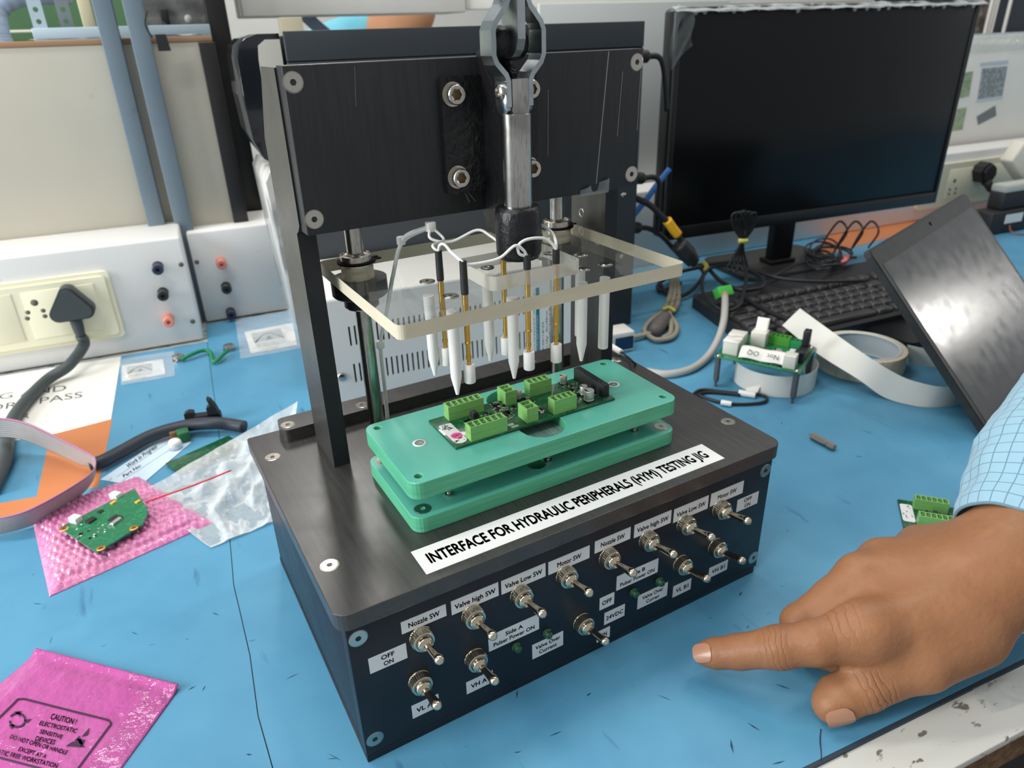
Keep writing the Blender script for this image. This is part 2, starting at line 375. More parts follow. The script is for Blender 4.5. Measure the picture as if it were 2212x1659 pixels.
text('lettering', [('INTERFACE FOR HYDRAULIC PERIPHERALS (HYM) TESTING JIG', 55, 248, 13.2, 8.4)], lambda x, y: (x, y, J+.28), m_ink, o, .038)

# toggle switches: knurled nut, bushing and bat lever thrown up to OFF
def gear(r, z, n=64, a=.16): return [Vector((math.cos(2*math.pi*k/n), math.sin(2*math.pi*k/n), 0))*(r+(a if k % 2 else -a))+Vector((0, 0, z)) for k in range(n)]
mb = MB(); stack(mb, [gear(6.15, 0), gear(6.15, 4.6)], [0], seg=64, cap=False)
stack(mb, [ring(6.0, 4.6, 32), ring(5.7, 5.0, 32), ring(4.6, 5.0, 32), ring(4.6, 4.2, 32)], [0, 0, 1], seg=32)
ME_NUT = mb.mesh('knurled_nut', [m_nut, m_dark])
mb = MB(); mb.lathe([(4.4, 0), (4.4, 5.8), (3.9, 6.6), (2.9, 6.8), (2.7, 7.6), (2.2, 7.8), (2.1, 6.4), (0, 6.4)], 28)
ME_BUSH = mb.mesh('bushing', [m_chrome])
mb = MB(); mb.lathe([(0, 5.5), (1.7, 5.6), (1.75, 9), (2.0, 13), (2.45, 19.6)], 20, m=1); mb.lathe([(2.45, 19.6), (2.72, 21), (2.6, 22.6), (2.0, 24.0), (1.0, 24.8), (0, 25)], 20)
ME_LEVER = mb.mesh('lever', [m_chrome, m_chrome])
SW = [(41.6, -34.6), (71.4, -34.6), (101.3, -34.7), (131.4, -34.8), (161.5, -34.8), (191.3, -34.5), (221.1, -34.6), (251.1, -34.6), (38, -64.2), (71.2, -66.4), (143.8, -77.3), (221.2, -66.6), (251.2, -65.7)]
for x, z in SW:
    t = part('toggle_switch', MB().lathe([(6.3, 0), (6.3, .5), (5, .5)], 32), m_chrome, jig, axis_to((x, 3.3, J+z), (0, -1, 0)))
    put('knurled_nut', ME_NUT, t, (x, 2.8, J+z), (0, -1, 0)); put('bushing', ME_BUSH, t, (x, 2.0, J+z), (0, -1, 0))
    put('lever', ME_LEVER, t, (x, 2.0, J+z-1.0), (.02, -1, .235))
ME_LED = MB().lathe([(3.0, 0), (3.0, .8), (2.5, .8), (2.5, 2.4), (2.1, 3.6), (1.2, 4.4), (0, 4.7)], 20).mesh('indicator_led', [m_led])
for x, z in ((97.7, -72.6), (118.7, -72.9), (183, -72.7), (203.9, -73.5)): put('indicator_led', ME_LED, jig, (x, 3.3, J+z), (0, -1, 0))

# rear bar, uprights, cross beam
part('rear_bar', MB().prism(rrect(21.5, 278.5, 178, 198.5, 4), J+.1, J+9, smooth=False), m_black, jig)
for x in (26.4, 79.5, 220.5, 273.6): put('machine_screw', ME_SCREW, jig, (x, 186, J+9), (0, 0, 1))
up = [(130, .1), (170.5, .1), (170.5, 196), (150.5, 233), (121.8, 233), (121.8, 156), (126, 152), (130, 150)]
PYZ = lambda x0: frame((x0, 0, J), (0, 1, 0), (0, 0, 1))
for x0, x1 in ((40.6, 50.9), (248, 258.2)):
    mb = MB().prism(up, x0, x1, M=frame((0, 0, J), (0, 1, 0), (0, 0, 1)))
    for i in range(len(mb.f)):
        if len(mb.f[i]) == 4 and i in (2+7-1, 2+4, 2+7): mb.m[i] = 1
    part('upright_plate', mb, [m_upright, m_cut], jig)
for y, z in ((158, 128), (138, 112)): put('threaded_hole', MB().lathe([(3.2, 0), (3.2, .15), (2.2, .15), (2.0, -2), (0, -2)], 16).mesh('threaded_hole', [m_steel]), jig, (248, y, J+z), (-1, 0, 0))
beam = part('cross_beam', MB().box(41.5, 257.8, 110, 121.7, J+152.8, J+234, .5), m_beam, jig)
for x, z in ((45.8, 226.6), (46.1, 161), (253.6, 226.6), (253.1, 160.8)): put('machine_screw', ME_SCREW, jig, (x, 110, J+z), (0, -1, 0))
m_scr = M('scratch_mark', (150, 146, 140), .6)
mb = MB()
for (a, b, w) in (((232.2, 233.4), (225.3, 158), .7), ((77, 232), (75.4, 214), .15), ((243, 222), (240.5, 185), .35), ((256.8, 222), (256, 187), .4), ((190, 215), (189.5, 178), .25), ((140, 158), (132, 168), .35), ((128, 176), (136, 158), .4)):
    mb.add([(a[0]-w/2, 109.93, J+a[1]), (a[0]+w/2, 109.93, J+a[1]), (b[0]+w/2, 109.93, J+b[1]), (b[0]-w/2, 109.93, J+b[1])], [[0, 1, 2, 3]])
part('scratches', mb, m_scr, beam)
# scrap of clear tape on the beam's lower edge
mt = film('clear_tape', (190, 195, 198), .28, .2, (300, .6))
part('tape_scrap', MB().grid(lambda u, v: (213+u*22, 109.7-1.2*math.sin(u*9)*v, J+151.5+v*(4+5*u)), 10, 4), mt, beam)

# guide rods, bushings, acrylic pressure plate
for x in (77.5, 221.5):
    part('guide_rod', MB().lathe([(0, .1), (5, .1), (5, 226), (0, 226)], 28, T(x, 149.5, J)), m_rod, jig, auto=40)
    part('rod_block', MB().box(x-13, x+13, 121.8, 162, J+206, J+224, .5), m_black, jig)
    b = part('linear_bushing', MB().lathe([(5.4, 95), (9.6, 95), (9.6, 128.2), (8.4, 128.6), (8.0, 127.6), (5.6, 127.4), (5.2, 126.6)], 32, T(x, 149.5, J)), m_steel, jig, auto=40)
    part('bushing_flange', MB().lathe([(9.7, 113.6), (17, 113.6), (17, 104), (16, 103), (10.6, 103), (10.6, 96), (9.7, 96)], 32, T(x, 149.5, J)), m_rubber, b, auto=40)
    mb = MB(); mb.lathe([(9.7, 123.4), (11.6, 123.4), (11.6, 124.4), (9.7, 124.4)], 32, T(x, 149.5, J)); mb.box(x+10, x+15, 147, 149, J+123.4, J+124.4, .3); mb.box(x+9, x+14.5, 151, 153.4, J+123.4, J+124.4, .3)
    part('snap_ring', mb, m_dark, b)
def acrylic(name, rough):                       # clear sheet: light passes straight through, Fresnel gloss, dust specks
    m = bpy.data.materials.new(name); m.use_nodes = True; nt = m.node_tree; N = nt.nodes; L = nt.links; b = N['Principled BSDF']
    b.inputs['Base Color'].default_value = (.6, .6, .58, 1); b.inputs['Roughness'].default_value = .55
    tr = N.new('ShaderNodeBsdfTransparent'); tr.inputs[0].default_value = (.965, .97, .965, 1)
    gl = N.new('ShaderNodeBsdfGlossy'); gl.inputs['Roughness'].default_value = rough
    lw = N.new('ShaderNodeLayerWeight'); lw.inputs[0].default_value = .5; pw = N.new('ShaderNodeMath'); pw.operation = 'POWER'; pw.inputs[1].default_value = 4; L.new(lw.outputs['Facing'], pw.inputs[0])
    fr = N.new('ShaderNodeMath'); fr.operation = 'MULTIPLY_ADD'; fr.inputs[1].default_value = .55; fr.inputs[2].default_value = .03; L.new(pw.outputs[0], fr.inputs[0])
    m1 = N.new('ShaderNodeMixShader'); L.new(fr.outputs[0], m1.inputs[0]); L.new(tr.outputs[0], m1.inputs[1]); L.new(gl.outputs[0], m1.inputs[2])
    tc = N.new('ShaderNodeTexCoord'); n = N.new('ShaderNodeTexNoise'); n.inputs['Scale'].default_value = 420; n.inputs['Detail'].default_value = 5; L.new(tc.outputs['Object'], n.inputs['Vector'])
    r = N.new('ShaderNodeMapRange'); r.inputs[1].default_value = .69; r.inputs[2].default_value = .8; r.inputs[3].default_value = .012; r.inputs[4].default_value = .4
    L.new(n.outputs[0], r.inputs[0]); m2 = N.new('ShaderNodeMixShader'); L.new(r.outputs[0], m2.inputs[0]); L.new(m1.outputs[0], m2.inputs[1]); L.new(b.outputs[0], m2.inputs[2])
    L.new(m2.outputs[0], N['Material Output'].inputs[0]); return m
m_acr = acrylic('clear_acrylic', .02)
m_acr_edge = M('frosted_acrylic_edge', (218, 208, 182), .55, noise=[(25, (204, 193, 164), .4, .65, .6, (1, 1, 3))], bump=(500, .15))
m_frost = M('frosted_block_edge', (222, 218, 206), .5, trans=.45, ior=1.2, bump=(400, .2))
pz0, pz1 = J+113.8, J+121.5
acr_holes = [circ(77.5, 149.5, 9.75, 24), circ(221.5, 149.5, 9.75, 24)]
pp = plate('pressure_plate', rrect(60, 240, 40, 171, [4, 4, 4, 4]), acr_holes, pz0, pz1, [m_acr, m_acr_edge], jig, side=1)
bk = plate('clamp_block', rrect(121, 178.5, 58, 100, [4, 4, 4, 4]), [], pz1+.05, J+129.5, [m_acr, m_frost], jig, side=1)
put('block_screw', ME_SCREW_S, bk, (128, 76, J+129.5), (0, 0, 1)); put('block_screw', ME_SCREW_S, bk, (171, 80, J+129.5), (0, 0, 1))
# spring probes with heat shrink and white caps
PRB = [(106.6, 92.3, 121.5, 17), (107.4, 63.4, 121.5, 18), (143.6, 86, 129.5, 8), (144, 60, 129.5, 8), (162.8, 60.2, 129.5, 8)]
ptop = []
for x, y, zb, hl in PRB:
    zt = J+zb
    pr = part('spring_probe', MB().lathe([(0, 76), (1.5, 76), (1.5, 78), (1.1, 78), (1.1, 84), (1.6, 84), (1.6, 86), (1.3, 86), (1.3, 93), (1.75, 93), (1.75, 94.2), (1.55, 94.4), (1.55, zb), (0, zb)], 14, T(x, y, J)), m_gold, jig, auto=40)
    part('white_cap', MB().lathe([(0, 69.9), (3.0, 69.9), (3.25, 70.3), (3.25, 80.8), (3.1, 81), (1.4, 81), (1.3, 79), (0, 79)], 24, T(x, y, J)), m_nylon, pr, auto=40)
    part('heat_shrink', MB().lathe([(0, zb+.05), (2.0, zb+.05), (2.1, zb+3), (1.95, zb+hl), (1.2, zb+hl), (1.1, zb+hl-1), (0, zb+hl-1)], 14, T(x, y, J)), m_rubber, pr, auto=40)
    ptop.append(Vector((x, y, zt+hl-.8)))
for x, y, tip in ((99.5, 64.2, 1), (99.3, 94, 1), (136.5, 64.6, 1), (136.6, 94, 1), (183, 63.4, 1), (199.3, 63.6, 0), (198.7, 88, 0)):
    prof = [(0, 63.9), (.9, 64), (3.1, 75), (3.1, 113.7), (0, 113.7)] if tip else [(0, 68.7), (2.9, 68.7), (3.1, 69), (3.1, 113.7), (0, 113.7)]
    g = part('guide_pin', MB().lathe(prof, 20, T(x, y, J)), m_nylon, jig, auto=40)
    if not (121 < x < 178): 
        put('pin_screw', ME_SCREW_S, g, (x, y, pz1+.7), (0, 0, 1)); part('washer', MB().lathe([(1.8, 121.6), (4.4, 121.6), (4.4, 122.1), (1.8, 122.1)], 20, T(x, y, J)), m_steel, g)

# push-pull toggle clamp
mb = MB()
for s in (-1, 1):
    mb.prism(rrect(min(150+s*29.5, 150+s*5), max(150+s*29.5, 150+s*5), J+164.5, J+225.5, [3, 3, 3, 3]), -110, -105, M=frame((0, 0, 0), (1, 0, 0), (0, 0, 1)))
mb.prism([(109.9, 236), (109.9, 150), (92, 138), (86, 140), (86, 226), (98, 240)], 144.6, 147.6, M=frame((0, 0, J), (0, 1, 0), (0, 0, 1)))
mb.prism([(109.9, 236), (109.9, 150), (92, 138), (86, 140), (86, 226), (98, 240)], 152.4, 155.4, M=frame((0, 0, J), (0, 1, 0), (0, 0, 1)))
mb.box(145.5, 154.5, 84, 109.9, J+140, J+206, 1)
clamp = part('clamp_frame', mb, m_crackle, jig)
for x in (126.9, 173.1):
    for z in (216.6, 174): put('cap_screw', ME_CAP, clamp, (x, 105, J+z), (0, -1, 0))
part('guide_sleeve', MB().lathe([(8.3, 131), (11.2, 131), (12.6, 134), (13, 150), (12.6, 157), (11.6, 159.5), (8.3, 159.5)], 32, T(150, 79, J)), m_crackle, clamp)
mb = MB().lathe([(0, 129.6), (6.2, 129.6), (6.2, 131.4), (8.15, 131.4), (8.15, 207), (7.6, 207.6), (0, 207.6)], 32, T(150, 79, J))
mb.prism([(154.8, 73.2), (155, 79), (154.8, 84.8), (145.2, 84.8), (145, 79), (145.2, 73.2)], J+207, J+224)
part('plunger', mb, m_rod, clamp, auto=40)
def strap(s):                                   # bent zinc link, s = side
    c = [(6.4, 211), (6.4, 223), (7.6, 226), (12.8, 231.4), (14.3, 235), (14.3, 246), (12.8, 249.6), (6.8, 256.6), (5.4, 260), (5.4, 300)]
    A = [Vector((150+s*x, 73.5, J+z)) for x, z in c]; B = [Vector((150+s*x, 85.5, J+z)) for x, z in c]
    mb = MB(); n = len(c); vs = []; fs = []
    for i in range(n):
        t = (A[min(i+1, n-1)]-A[max(i-1, 0)]).normalized(); nn = t.cross(Vector((0, 1, 0))).normalized()*1.3
        vs += [A[i]+nn, B[i]+nn, B[i]-nn, A[i]-nn]
    for i in range(n-1):
        for k in range(4): fs.append([4*i+k, 4*i+(k+1) % 4, 4*i+4+(k+1) % 4, 4*i+4+k])
    fs += [[0, 1, 2, 3], [4*n-1, 4*n-2, 4*n-3, 4*n-4]]
    mb.add(vs, fs); mb.lathe([(6, 0), (6, 2.6), (0, 2.6)], 20, axis_to((150+s*5.1, 79.5, J+213), (s, 0, 0))); return mb
for s in (-1, 1): part('zinc_link', strap(s), m_zinc, clamp)
for z in (218, 263):
    part('pivot_pin', MB().lathe([(0, -8.5), (2.2, -8.5), (2.5, -10), (3.8, -9.4), (4.2, -7.6), (3.9, -6), (3.9, 6), (4.2, 7.6), (3.8, 9.4), (2.5, 10), (2.2, 8.5), (0, 8.5)], 20, T(150, 79.5, J+z) @ R('Y', 90)), m_steel, clamp, auto=40)
part('handle_arm', MB().prism([(71, 300), (71, 242), (73, 237), (77, 234), (86, 236), (87, 242), (87, 300)], 147.8, 152.2, M=frame((0, 0, J), (0, 1, 0), (0, 0, 1))), m_zinc, clamp)
part('pivot_roller', MB().lathe([(0, -9), (6.5, -9), (8, -7), (8, 7), (6.5, 9), (0, 9)], 24, T(150, 86, J+240) @ R('Y', 90)), m_crackle, clamp, auto=40)

# wires between the probes, cable tie
m_wire = M('white_wire', (238, 237, 233), .4)
knot = Vector((112, 113, J+147))
def wire(pts, r=.85, name='probe_wire'): return part(name, MB().tube(pts, r, 8), m_wire, jig)
wire([knot, knot+Vector((5, -6, -7)), PY(935, 530, 96), ptop[0]])
wire([knot, PY(930, 515, 108), PY(975, 522, 104), PY(1030, 497, 100), PY(1060, 510, 94), ptop[2]])
wire([ptop[0], PY(950, 530, 90), PY(960, 528, 86), PY(975, 545, 76), ptop[1]])
wire([ptop[1], PY(1002, 572, 63), PY(1040, 568, 62), PY(1080, 557, 61), PY(1112, 531, 60), PY(1130, 540, 60), ptop[3]])
wire([ptop[3], PY(1122, 548, 60), PY(1120, 530, 61), PY(1140, 517, 62), PY(1175, 515, 62), PY(1196, 530, 61), ptop[4]])
wire([ptop[4], PY(1200, 520, 64), PY(1190, 500, 78), PY(1165, 484, 92)])
wire([knot, PY(870, 522, 128), PY(850, 590, 140), PY(836, 670, 148), PY(822, 742, 155), PY(830, 830, 160), PY(838, 910, 164)], 1.3, 'cable_bundle')
part('cable_tie', MB().tube([knot, PY(885, 505, 122), PY(866, 520, 128)], 1.4, 6), m_nylon, jig)
for q, w in ((knot, 2.8), (PY(866, 520, 128), 2.4), (PY(821, 744, 155), 2.6)): part('tie_head', MB().box(-w, w, -w*.8, w*.8, -w*1.1, w*1.1, 1, M=T(*q)), m_nylon, jig)

# green nest: lower plate, spring posts, upper plate with pocket
lo_holes = []
plate('nest_base', rrect(57.5, 242, 38, 114, 7), [circ(143, 52, 6, 20)], J+.05, J+10, [m_green, m_green_side], jig, bev=.4, side=1)
for x in (65.6, 235.4):
    for y in (46.3, 106.5): put('machine_screw', ME_SCREW, jig, (x, y, J+10), (0, 0, 1))
for x in (84, 150.5, 217):
    for y in (50.8, 101.5): part('spring_post', MB().lathe([(1.4, 10), (2.6, 10), (2.6, 11), (1.3, 11.2), (1.3, 13), (2.2, 13.2), (2.2, 15), (1.3, 15.2), (1.3, 22), (0, 22)], 14, T(x, y, J)), m_steel, jig, auto=40)
nt_holes = [stad(150, 42, 111, 14.5)]+[circ(x, y, 2.3, 14) for x, y in ((64.7, 107.5), (64.8, 45.4), (233.5, 107.7), (235, 46))]
nest = plate('nest_plate', rrect(57.5, 242, 38, 114, 7), nt_holes, J+22, J+32.5, [m_green, m_green_side], jig, bev=.4, side=1)
part('pocket_floor', MB().prism(stad(150, 42.3, 110.7, 14.2), J+22.2, J+26), M('milled_grey_green', (128, 156, 150), .5, noise=[(900, (96, 124, 120), .45, .6, .7, (1, .05, 1))]), nest)
m_wring = M('white_ring', (232, 236, 230), .4)
for x in (79, 219):
    part('insert_ring', MB().lathe([(2.9, 0), (4.1, 0), (4.1, .25), (2.9, .25)], 24, T(x, 76.8, J+32.5)), m_wring, nest); put('machine_screw', ME_SCREW_S, nest, (x, 76.8, J+32.35), (0, 0, 1))
# ------------------------------------------------------------------ green terminal block, used on several boards
def terminal(parent, M0, n, pitch=3.81, dep=7.2, ht=9.4, name='terminal_block', mats=None):
    """n-way plug header standing on a board; local x along the row, y depth, z up"""
    L_ = n*pitch+1.2; e = .8; mb = MB()
    mb.box(0, L_, 0, dep, 0, ht-4.2, 0, 0, M0)
    for (x0, x1, y0, y1) in [(0, L_, 0, e), (0, L_, dep-e, dep)]: mb.box(x0, x1, y0, y1, ht-4.2, ht, 0, 0, M0)
    for k in range(n+1):
        x = k*pitch+.2; mb.box(x, x+.8, e, dep-e, ht-4.2, ht, 0, 0, M0)
    mb.box(-.12, L_+.12, -.15, dep+.15, ht*.52, ht*.52+.35, 0, 0, M0)
    for k in range(n):
        x = k*pitch+.6+pitch/2; mb.box(x-1.2, x+1.2, 1.4, dep-1.4, ht-4.25, ht-4.1, 0, 1, M0)
        mb.box(x-.4, x+.4, dep/2-.4, dep/2+.4, ht-4.2, ht-.6, 0, 2, M0)
    return part(name, mb, mats or [m_conn, m_conn_in, m_smd], parent)
def elcap(parent, x, y, z, r, h, M0=I4):
    b = part('capacitor', MB().lathe([(0, 1.0), (r, 1.0), (r*.93, 1.5), (r, 2.0), (r, h-.3), (r*.92, h), (0, h)], 20, M0 @ T(x, y, z)), M('aluminium_can', (205, 203, 196), .35, .6), parent, auto=40)
    part('capacitor_foot', MB().prism([(-r, -r), (r*.7, -r), (r, -r*.7), (r, r*.7), (r*.7, r), (-r, r)], 0, 1.0, M0 @ T(x, y, z)), m_rubber, b)
    part('polarity_mark', MB().prism([(r*.9*math.cos(math.radians(a)), r*.9*math.sin(math.radians(a))) for a in range(120, 241, 15)], h, h+.05, M0 @ T(x, y, z)), m_ink, b)
def smds(parent, rects, n, M0, zt, seed, name='surface_components', mats=None):
    g = random.Random(seed); mb = MB()
    for _ in range(n):
        x0, x1, y0, y1 = g.choice(rects); x = g.uniform(x0, x1); y = g.uniform(y0, y1); k = g.random()
        w, d = (1.6, .8) if g.random() < .5 else (.8, 1.6)
        if k < .6: 
            mb.box(x, x+w, y, y+d, zt, zt+.45, 0, 0, M0); mb.box(x+w*.25, x+w*.75, y+d*.2 if w < d else y, y+d*.8 if w < d else y+d, zt+.45, zt+.5, 0, 1 if k < .3 else 2, M0)
        elif k < .8: mb.box(x, x+w*1.2, y, y+d*.4, zt, zt+.05, 0, 3, M0)
        else: mb.box(x, x+w*1.4, y, y+d*1.4, zt, zt+.9, 0, 1, M0)
    o = part(name, mb, mats or [m_smd, m_ink, M('tan_ceramic', (176, 150, 108), .5), m_silk], parent); o['kind'] = 'stuff'; return o

# ------------------------------------------------------------------ board under test in the nest
zb = J+32.55; zt = zb+1.6
pb = thing('circuit_board', (150, 77, zb), 'green circuit board with light green terminal blocks seated in the green nest', 'circuit board')
part('board', MB().box(93.5, 206, 58.3, 96.4, zb, zt, .15), m_pcb, pb)
for x, y, n, rot in ((103.7, 58.9, 6, 0), (103.6, 88.2, 6, 0), (161.4, 60.2, 4, 0), (161.2, 88.6, 4, 0), (150, 60.2, 2, 1), (150, 86.2, 2, 1)):
    terminal(pb, T(x, y, zt) @ (R('Z', 90) if rot else I4), n, 3.81 if not rot else 4.8, 7.2 if not rot else 8)
for x, y, r, h in ((189.8, 93.2, 2.5, 6.5), (153.6, 91, 2.5, 6.5), (192, 73, 2.5, 6.5), (190.2, 64.6, 3.3, 7.5)): elcap(pb, x, y, zt, r, h)
mb = MB().box(199.6, 204.6, 62.6, 95.4, zt, zt+8.5, .2)
hd = part('pin_socket', mb, m_rubber, pb)
mb = MB()
for i in range(12):
    for j in range(2): mb.box(200.6+j*2.1, 201.5+j*2.1, 64.1+i*2.58, 65+i*2.58, zt+8.46, zt+8.56)
part('socket_holes', mb, m_dark, hd)
part('jumper', MB().box(114.6, 117.4, 77, 81, zt, zt+6.4, .4).box(114.2, 117.8, 76.6, 81.4, zt+4, zt+7.4, .4), m_rubber, pb)
smds(pb, [(128, 141, 70, 86), (130, 160, 73, 85), (152, 160, 66, 90), (184, 198, 66, 92), (110, 128, 70, 85), (134, 142, 84, 94)], 230, I4, zt, 3)
part('driver_chip', MB().box(146, 152, 76, 82, zt, zt+1.6, .2).box(156, 160, 82, 86, zt, zt+1.4, .2).box(133, 137, 78, 81, zt, zt+1.2, .2), m_rubber, pb)
fl = lambda x, y: (x, y, zt+.06)
text('silkscreen', [('X102', 196, 202.5, 59.3, 1.6), ('M-', 108, 110, 56.9+1.7, 1), ('H+', 112, 114.3, 58.7-.1, 1), ('L', 116.4, 117.6, 58.6, 1), ('DL', 119.6, 122, 58.6, 1), ('G', 124, 125.2, 58.6, 1), ('OH', 127.4, 130, 58.6, 1.2), ('DL', 163, 165, 58.8, 1), ('DH', 167, 169.4, 58.8, 1), ('G', 171, 172.4, 58.8, 1), ('OH', 175, 177.4, 58.8, 1), ('REV', 95, 98.4, 92, 1.2), ('7E', 99, 103.2, 58.9, 2.3)], fl, m_silk, pb)
mb = MB().prism(rrect(95.2, 103.4, 61, 86, [4, 4, 1, 1]), zt, zt+.12)
st = part('inspection_sticker', mb, m_label, pb)
part('pink_dot', MB().prism(circ(99.8, 70, 3.6, 20), zt+.12, zt+.16), m_pink_ink, st)
sq = lambda x, y: (99.2-y, x, zt+.2)
text('handwriting', [('OK', 79, 83.4, 1.6, 3)], lambda x, y: (95.2+y, 83-(x-79)*1.2+2, zt+.2), m_ink, st, .01)
mb = MB()
for i in range(9):
    a = rnd.uniform(97, 101.5); b = rnd.uniform(79, 84.5); mb.tube([(a, b, zt+.2), (a+rnd.uniform(-1.5, 1.5), b+rnd.uniform(-2.5, 2.5), zt+.2), (a+rnd.uniform(-2, 2), b+rnd.uniform(-2, 2), zt+.2)], .16, 4, sub=3)
for i in range(7):
    a = rnd.uniform(97, 102); b = rnd.uniform(62.5, 66.5); mb.tube([(a, b, zt+.2), (a+rnd.uniform(-1.5, 1.5), b+rnd.uniform(-1.5, 1.5), zt+.2), (a+rnd.uniform(-2, 2), b+rnd.uniform(-1, 1), zt+.2)], .16, 4, sub=3)
part('scribble', mb, m_ink, st)
text('handwriting', [('DRY', 68.6, 72, 0, 2.4)], lambda x, y: (97.6+(x-68.6)*1.35, 69+y, zt+.24), m_ink, st, .008)
part('round_sticker', MB().prism(circ(156.5, 69, 2.6, 18), zt, zt+.1), m_label, pb)
text('sticker_print', [('HYM', 154.8, 158.4, 69.2, 1.1), ('A102', 154.8, 158.4, 67.5, 1.1)], lambda x, y: (x, y, zt+.14), m_ink, pb, .02)
part('barcode_label', MB().box(131, 135, 63, 65.6, zt, zt+.08).box(131.6, 136.4, 60.4, 62.2, zt, zt+.08), M('pale_green_print', (186, 206, 178), .6), pb)
# ------------------------------------------------------------------ setting: floor and far wall
m_floor = M('dark_floor', (92, 90, 86), .5, noise=[(6, (70, 68, 66), .4, .7, .6), (90, (120, 118, 112), .55, .7, .5)])
m_wall = M('painted_wall', (214, 214, 208), .7, noise=[(3, (200, 201, 197), .4, .6, .5)])
struct('floor', MB().box(-2500, 4000, -1500, 3200, -760, -750, M=BENCH), m_floor)
struct('wall_back', MB().box(-2500, 4000, 3200, 3230, -750, 1900, M=BENCH), m_wall)

# ------------------------------------------------------------------ bench, mats
m_lam = M('white_laminate', (206, 205, 198), .4, noise=[(9, (190, 188, 180), .4, .7, .5), (60, (96, 90, 74), .60, .64, .9, (1, 2.2, 1))])
m_board = M('chipboard_edge', (120, 92, 64), .8, noise=[(160, (84, 62, 42), .4, .6, .8)], bump=(300, .6))
desk = thing('workbench', D(400, 300, -752), 'white laminate workbench with worn brown front edge', 'workbench')
part('bench_top', MB().box(-900, 2300, -127, 830, -8, -2.2, .6, M=BENCH), m_lam, desk)
part('chipboard_core', MB().box(-900, 2300, -126, 828, -30, -8.1, 0, M=BENCH), m_board, desk)
for u in (-860, 640, 2240):
    for v in (-60, 780): part('leg', MB().box(u-20, u+20, v-20, v+20, -750, -30.1, 2, M=BENCH), M('blue_grey_paint', (112, 136, 152), .45, noise=[(20, (98, 122, 138), .4, .7, .6)]), desk)
dr = part('under_rail', MB().box(-900, 2300, -118, -100, -90, -30.2, 1, M=BENCH), m_rubber, desk)
part('pink_sticker', MB().prism(circ(0, 0, 6, 14), 0, .3, axis_to(D(310, -118.05, -52), -EY)), m_pink_ink, dr)
m_mat = M('blue_antistatic_mat', (84, 148, 182), .4, spec=.4, noise=[(5, (96, 160, 192), .35, .65, .7), (14, (70, 132, 168), .45, .7, .55), (85, (48, 96, 130), .66, .73, .55, (1, .18, 1)), (240, (40, 78, 104), .71, .76, .6, (.3, 1, 1))], bump=(1400, .12), rvar=.08)
def slab(name, poly, z0, z1, mats, parent=None):
    return part(name, MB().prism([(p[0], p[1]) for p in poly], z0, z1), mats, parent)
def duv(u, v): p = D(u, v, 0); return (p.x, p.y)
# left mat overlaps the middle one by a lip
seam = [(-44, 20), (-48, 60), (-48, 110), (-51, 160), (-52.5, 183), (-50, 300), (-49, 480), (-49, 560), (-48.5, 690)]
lm = slab('bench_mat', [duv(-900, 690), duv(-900, -92)]+[duv(-43, -92)]+[duv(*p) for p in seam], -2.1, 0.0, m_mat)
part('seam_strip', MB().ribbon([D(p[0]-1, p[1], -1) for p in seam], [D(p[0]+1.2, p[1], -1) for p in seam], .3, sub=2), M('dark_mat_backing', (46, 60, 72), .6), lm); tag(lm, 'blue antistatic mat on the left, under the pink bags', 'bench mat')
seam2 = [(p[0]+.6, p[1]) for p in seam[::-1]]+[(-42.4, -95)]
cm = slab('bench_mat', [duv(*p) for p in seam2]+[duv(560, -95), duv(1000, -95), duv(2200, -95), duv(2200, 760), duv(-47.6, 760)], -2.1, -.15, m_mat)
tag(cm, 'blue antistatic mat under the test jig and hand', 'bench mat')
m_vin = M('dark_mat_backing', (46, 60, 72), .6)
t = part('mat_edging', MB().box(-41, 2200, -97.2, -95.05, -2.1, -.2, 0, M=BENCH), m_vin, cm)
# dark scuff specks on the mat
mb = MB(); g = random.Random(4)
for _ in range(46):
    px, py = g.choice([(g.uniform(1350, 2150), g.uniform(900, 1400)), (g.uniform(520, 760), g.uniform(1300, 1640)), (g.uniform(1000, 1700), g.uniform(1450, 1650)), (g.uniform(20, 480), g.uniform(1290, 1600))])
    p = PX(px, py, 0); a = g.uniform(0, 3.1); l = g.uniform(.8, 5); w = g.uniform(.12, .5); d = Vector((math.cos(a), math.sin(a), 0)); n = Vector((-d.y, d.x, 0))*w
    z = Vector((0, 0, .03)); mb.add([p-d*l-n+z, p+n*.3-n*1.6+z, p+d*l+z, p+n*1.2+z], [[0, 1, 2, 3]])
o = part('scuff_marks', mb, M('scuff_dark', (30, 66, 92), .7), cm); o['kind'] = 'stuff'
cr = part('mat_cut', MB().ribbon([PX(1772, 1575, .05), PX(1770, 1600, .05), PX(1773, 1630, .05), PX(1771, 1645, .05)], [PX(1774, 1575, .05), PX(1773, 1600, .05), PX(1775, 1630, .05), PX(1773, 1645, .05)], .1), m_vin, cm)

# ------------------------------------------------------------------ orange floor-tape strips on the mat
m_or = M('orange_tape', (208, 130, 82), .45, noise=[(14, (196, 116, 70), .4, .7, .5)])
def quad(name, pts, z, t, mat, parent=None):
    P = [PX(x, y, z) for x, y in pts]; return part(name, MB().prism([(p.x, p.y) for p in P], z, z+t), mat, parent)
o = quad('orange_tape', [(110, 935), (243, 905), (212, 1052), (78, 1078)], .02, .15, m_or); tag(o, 'orange tape strip on the mat below the printed notice sheet', 'tape')
o = quad('orange_tape', [(-60, 1098), (160, 1058), (205, 1092), (-60, 1160)], .2, .15, m_or); tag(o, 'orange tape strip running under the grey ribbon cable', 'tape')
o = quad('orange_tape', [(1745, 560), (1865, 528), (2300, 415), (2300, 395), (1850, 458), (1790, 505)], .02, .15, m_or); tag(o, 'wide orange tape strip on the mat beneath the monitor', 'tape')

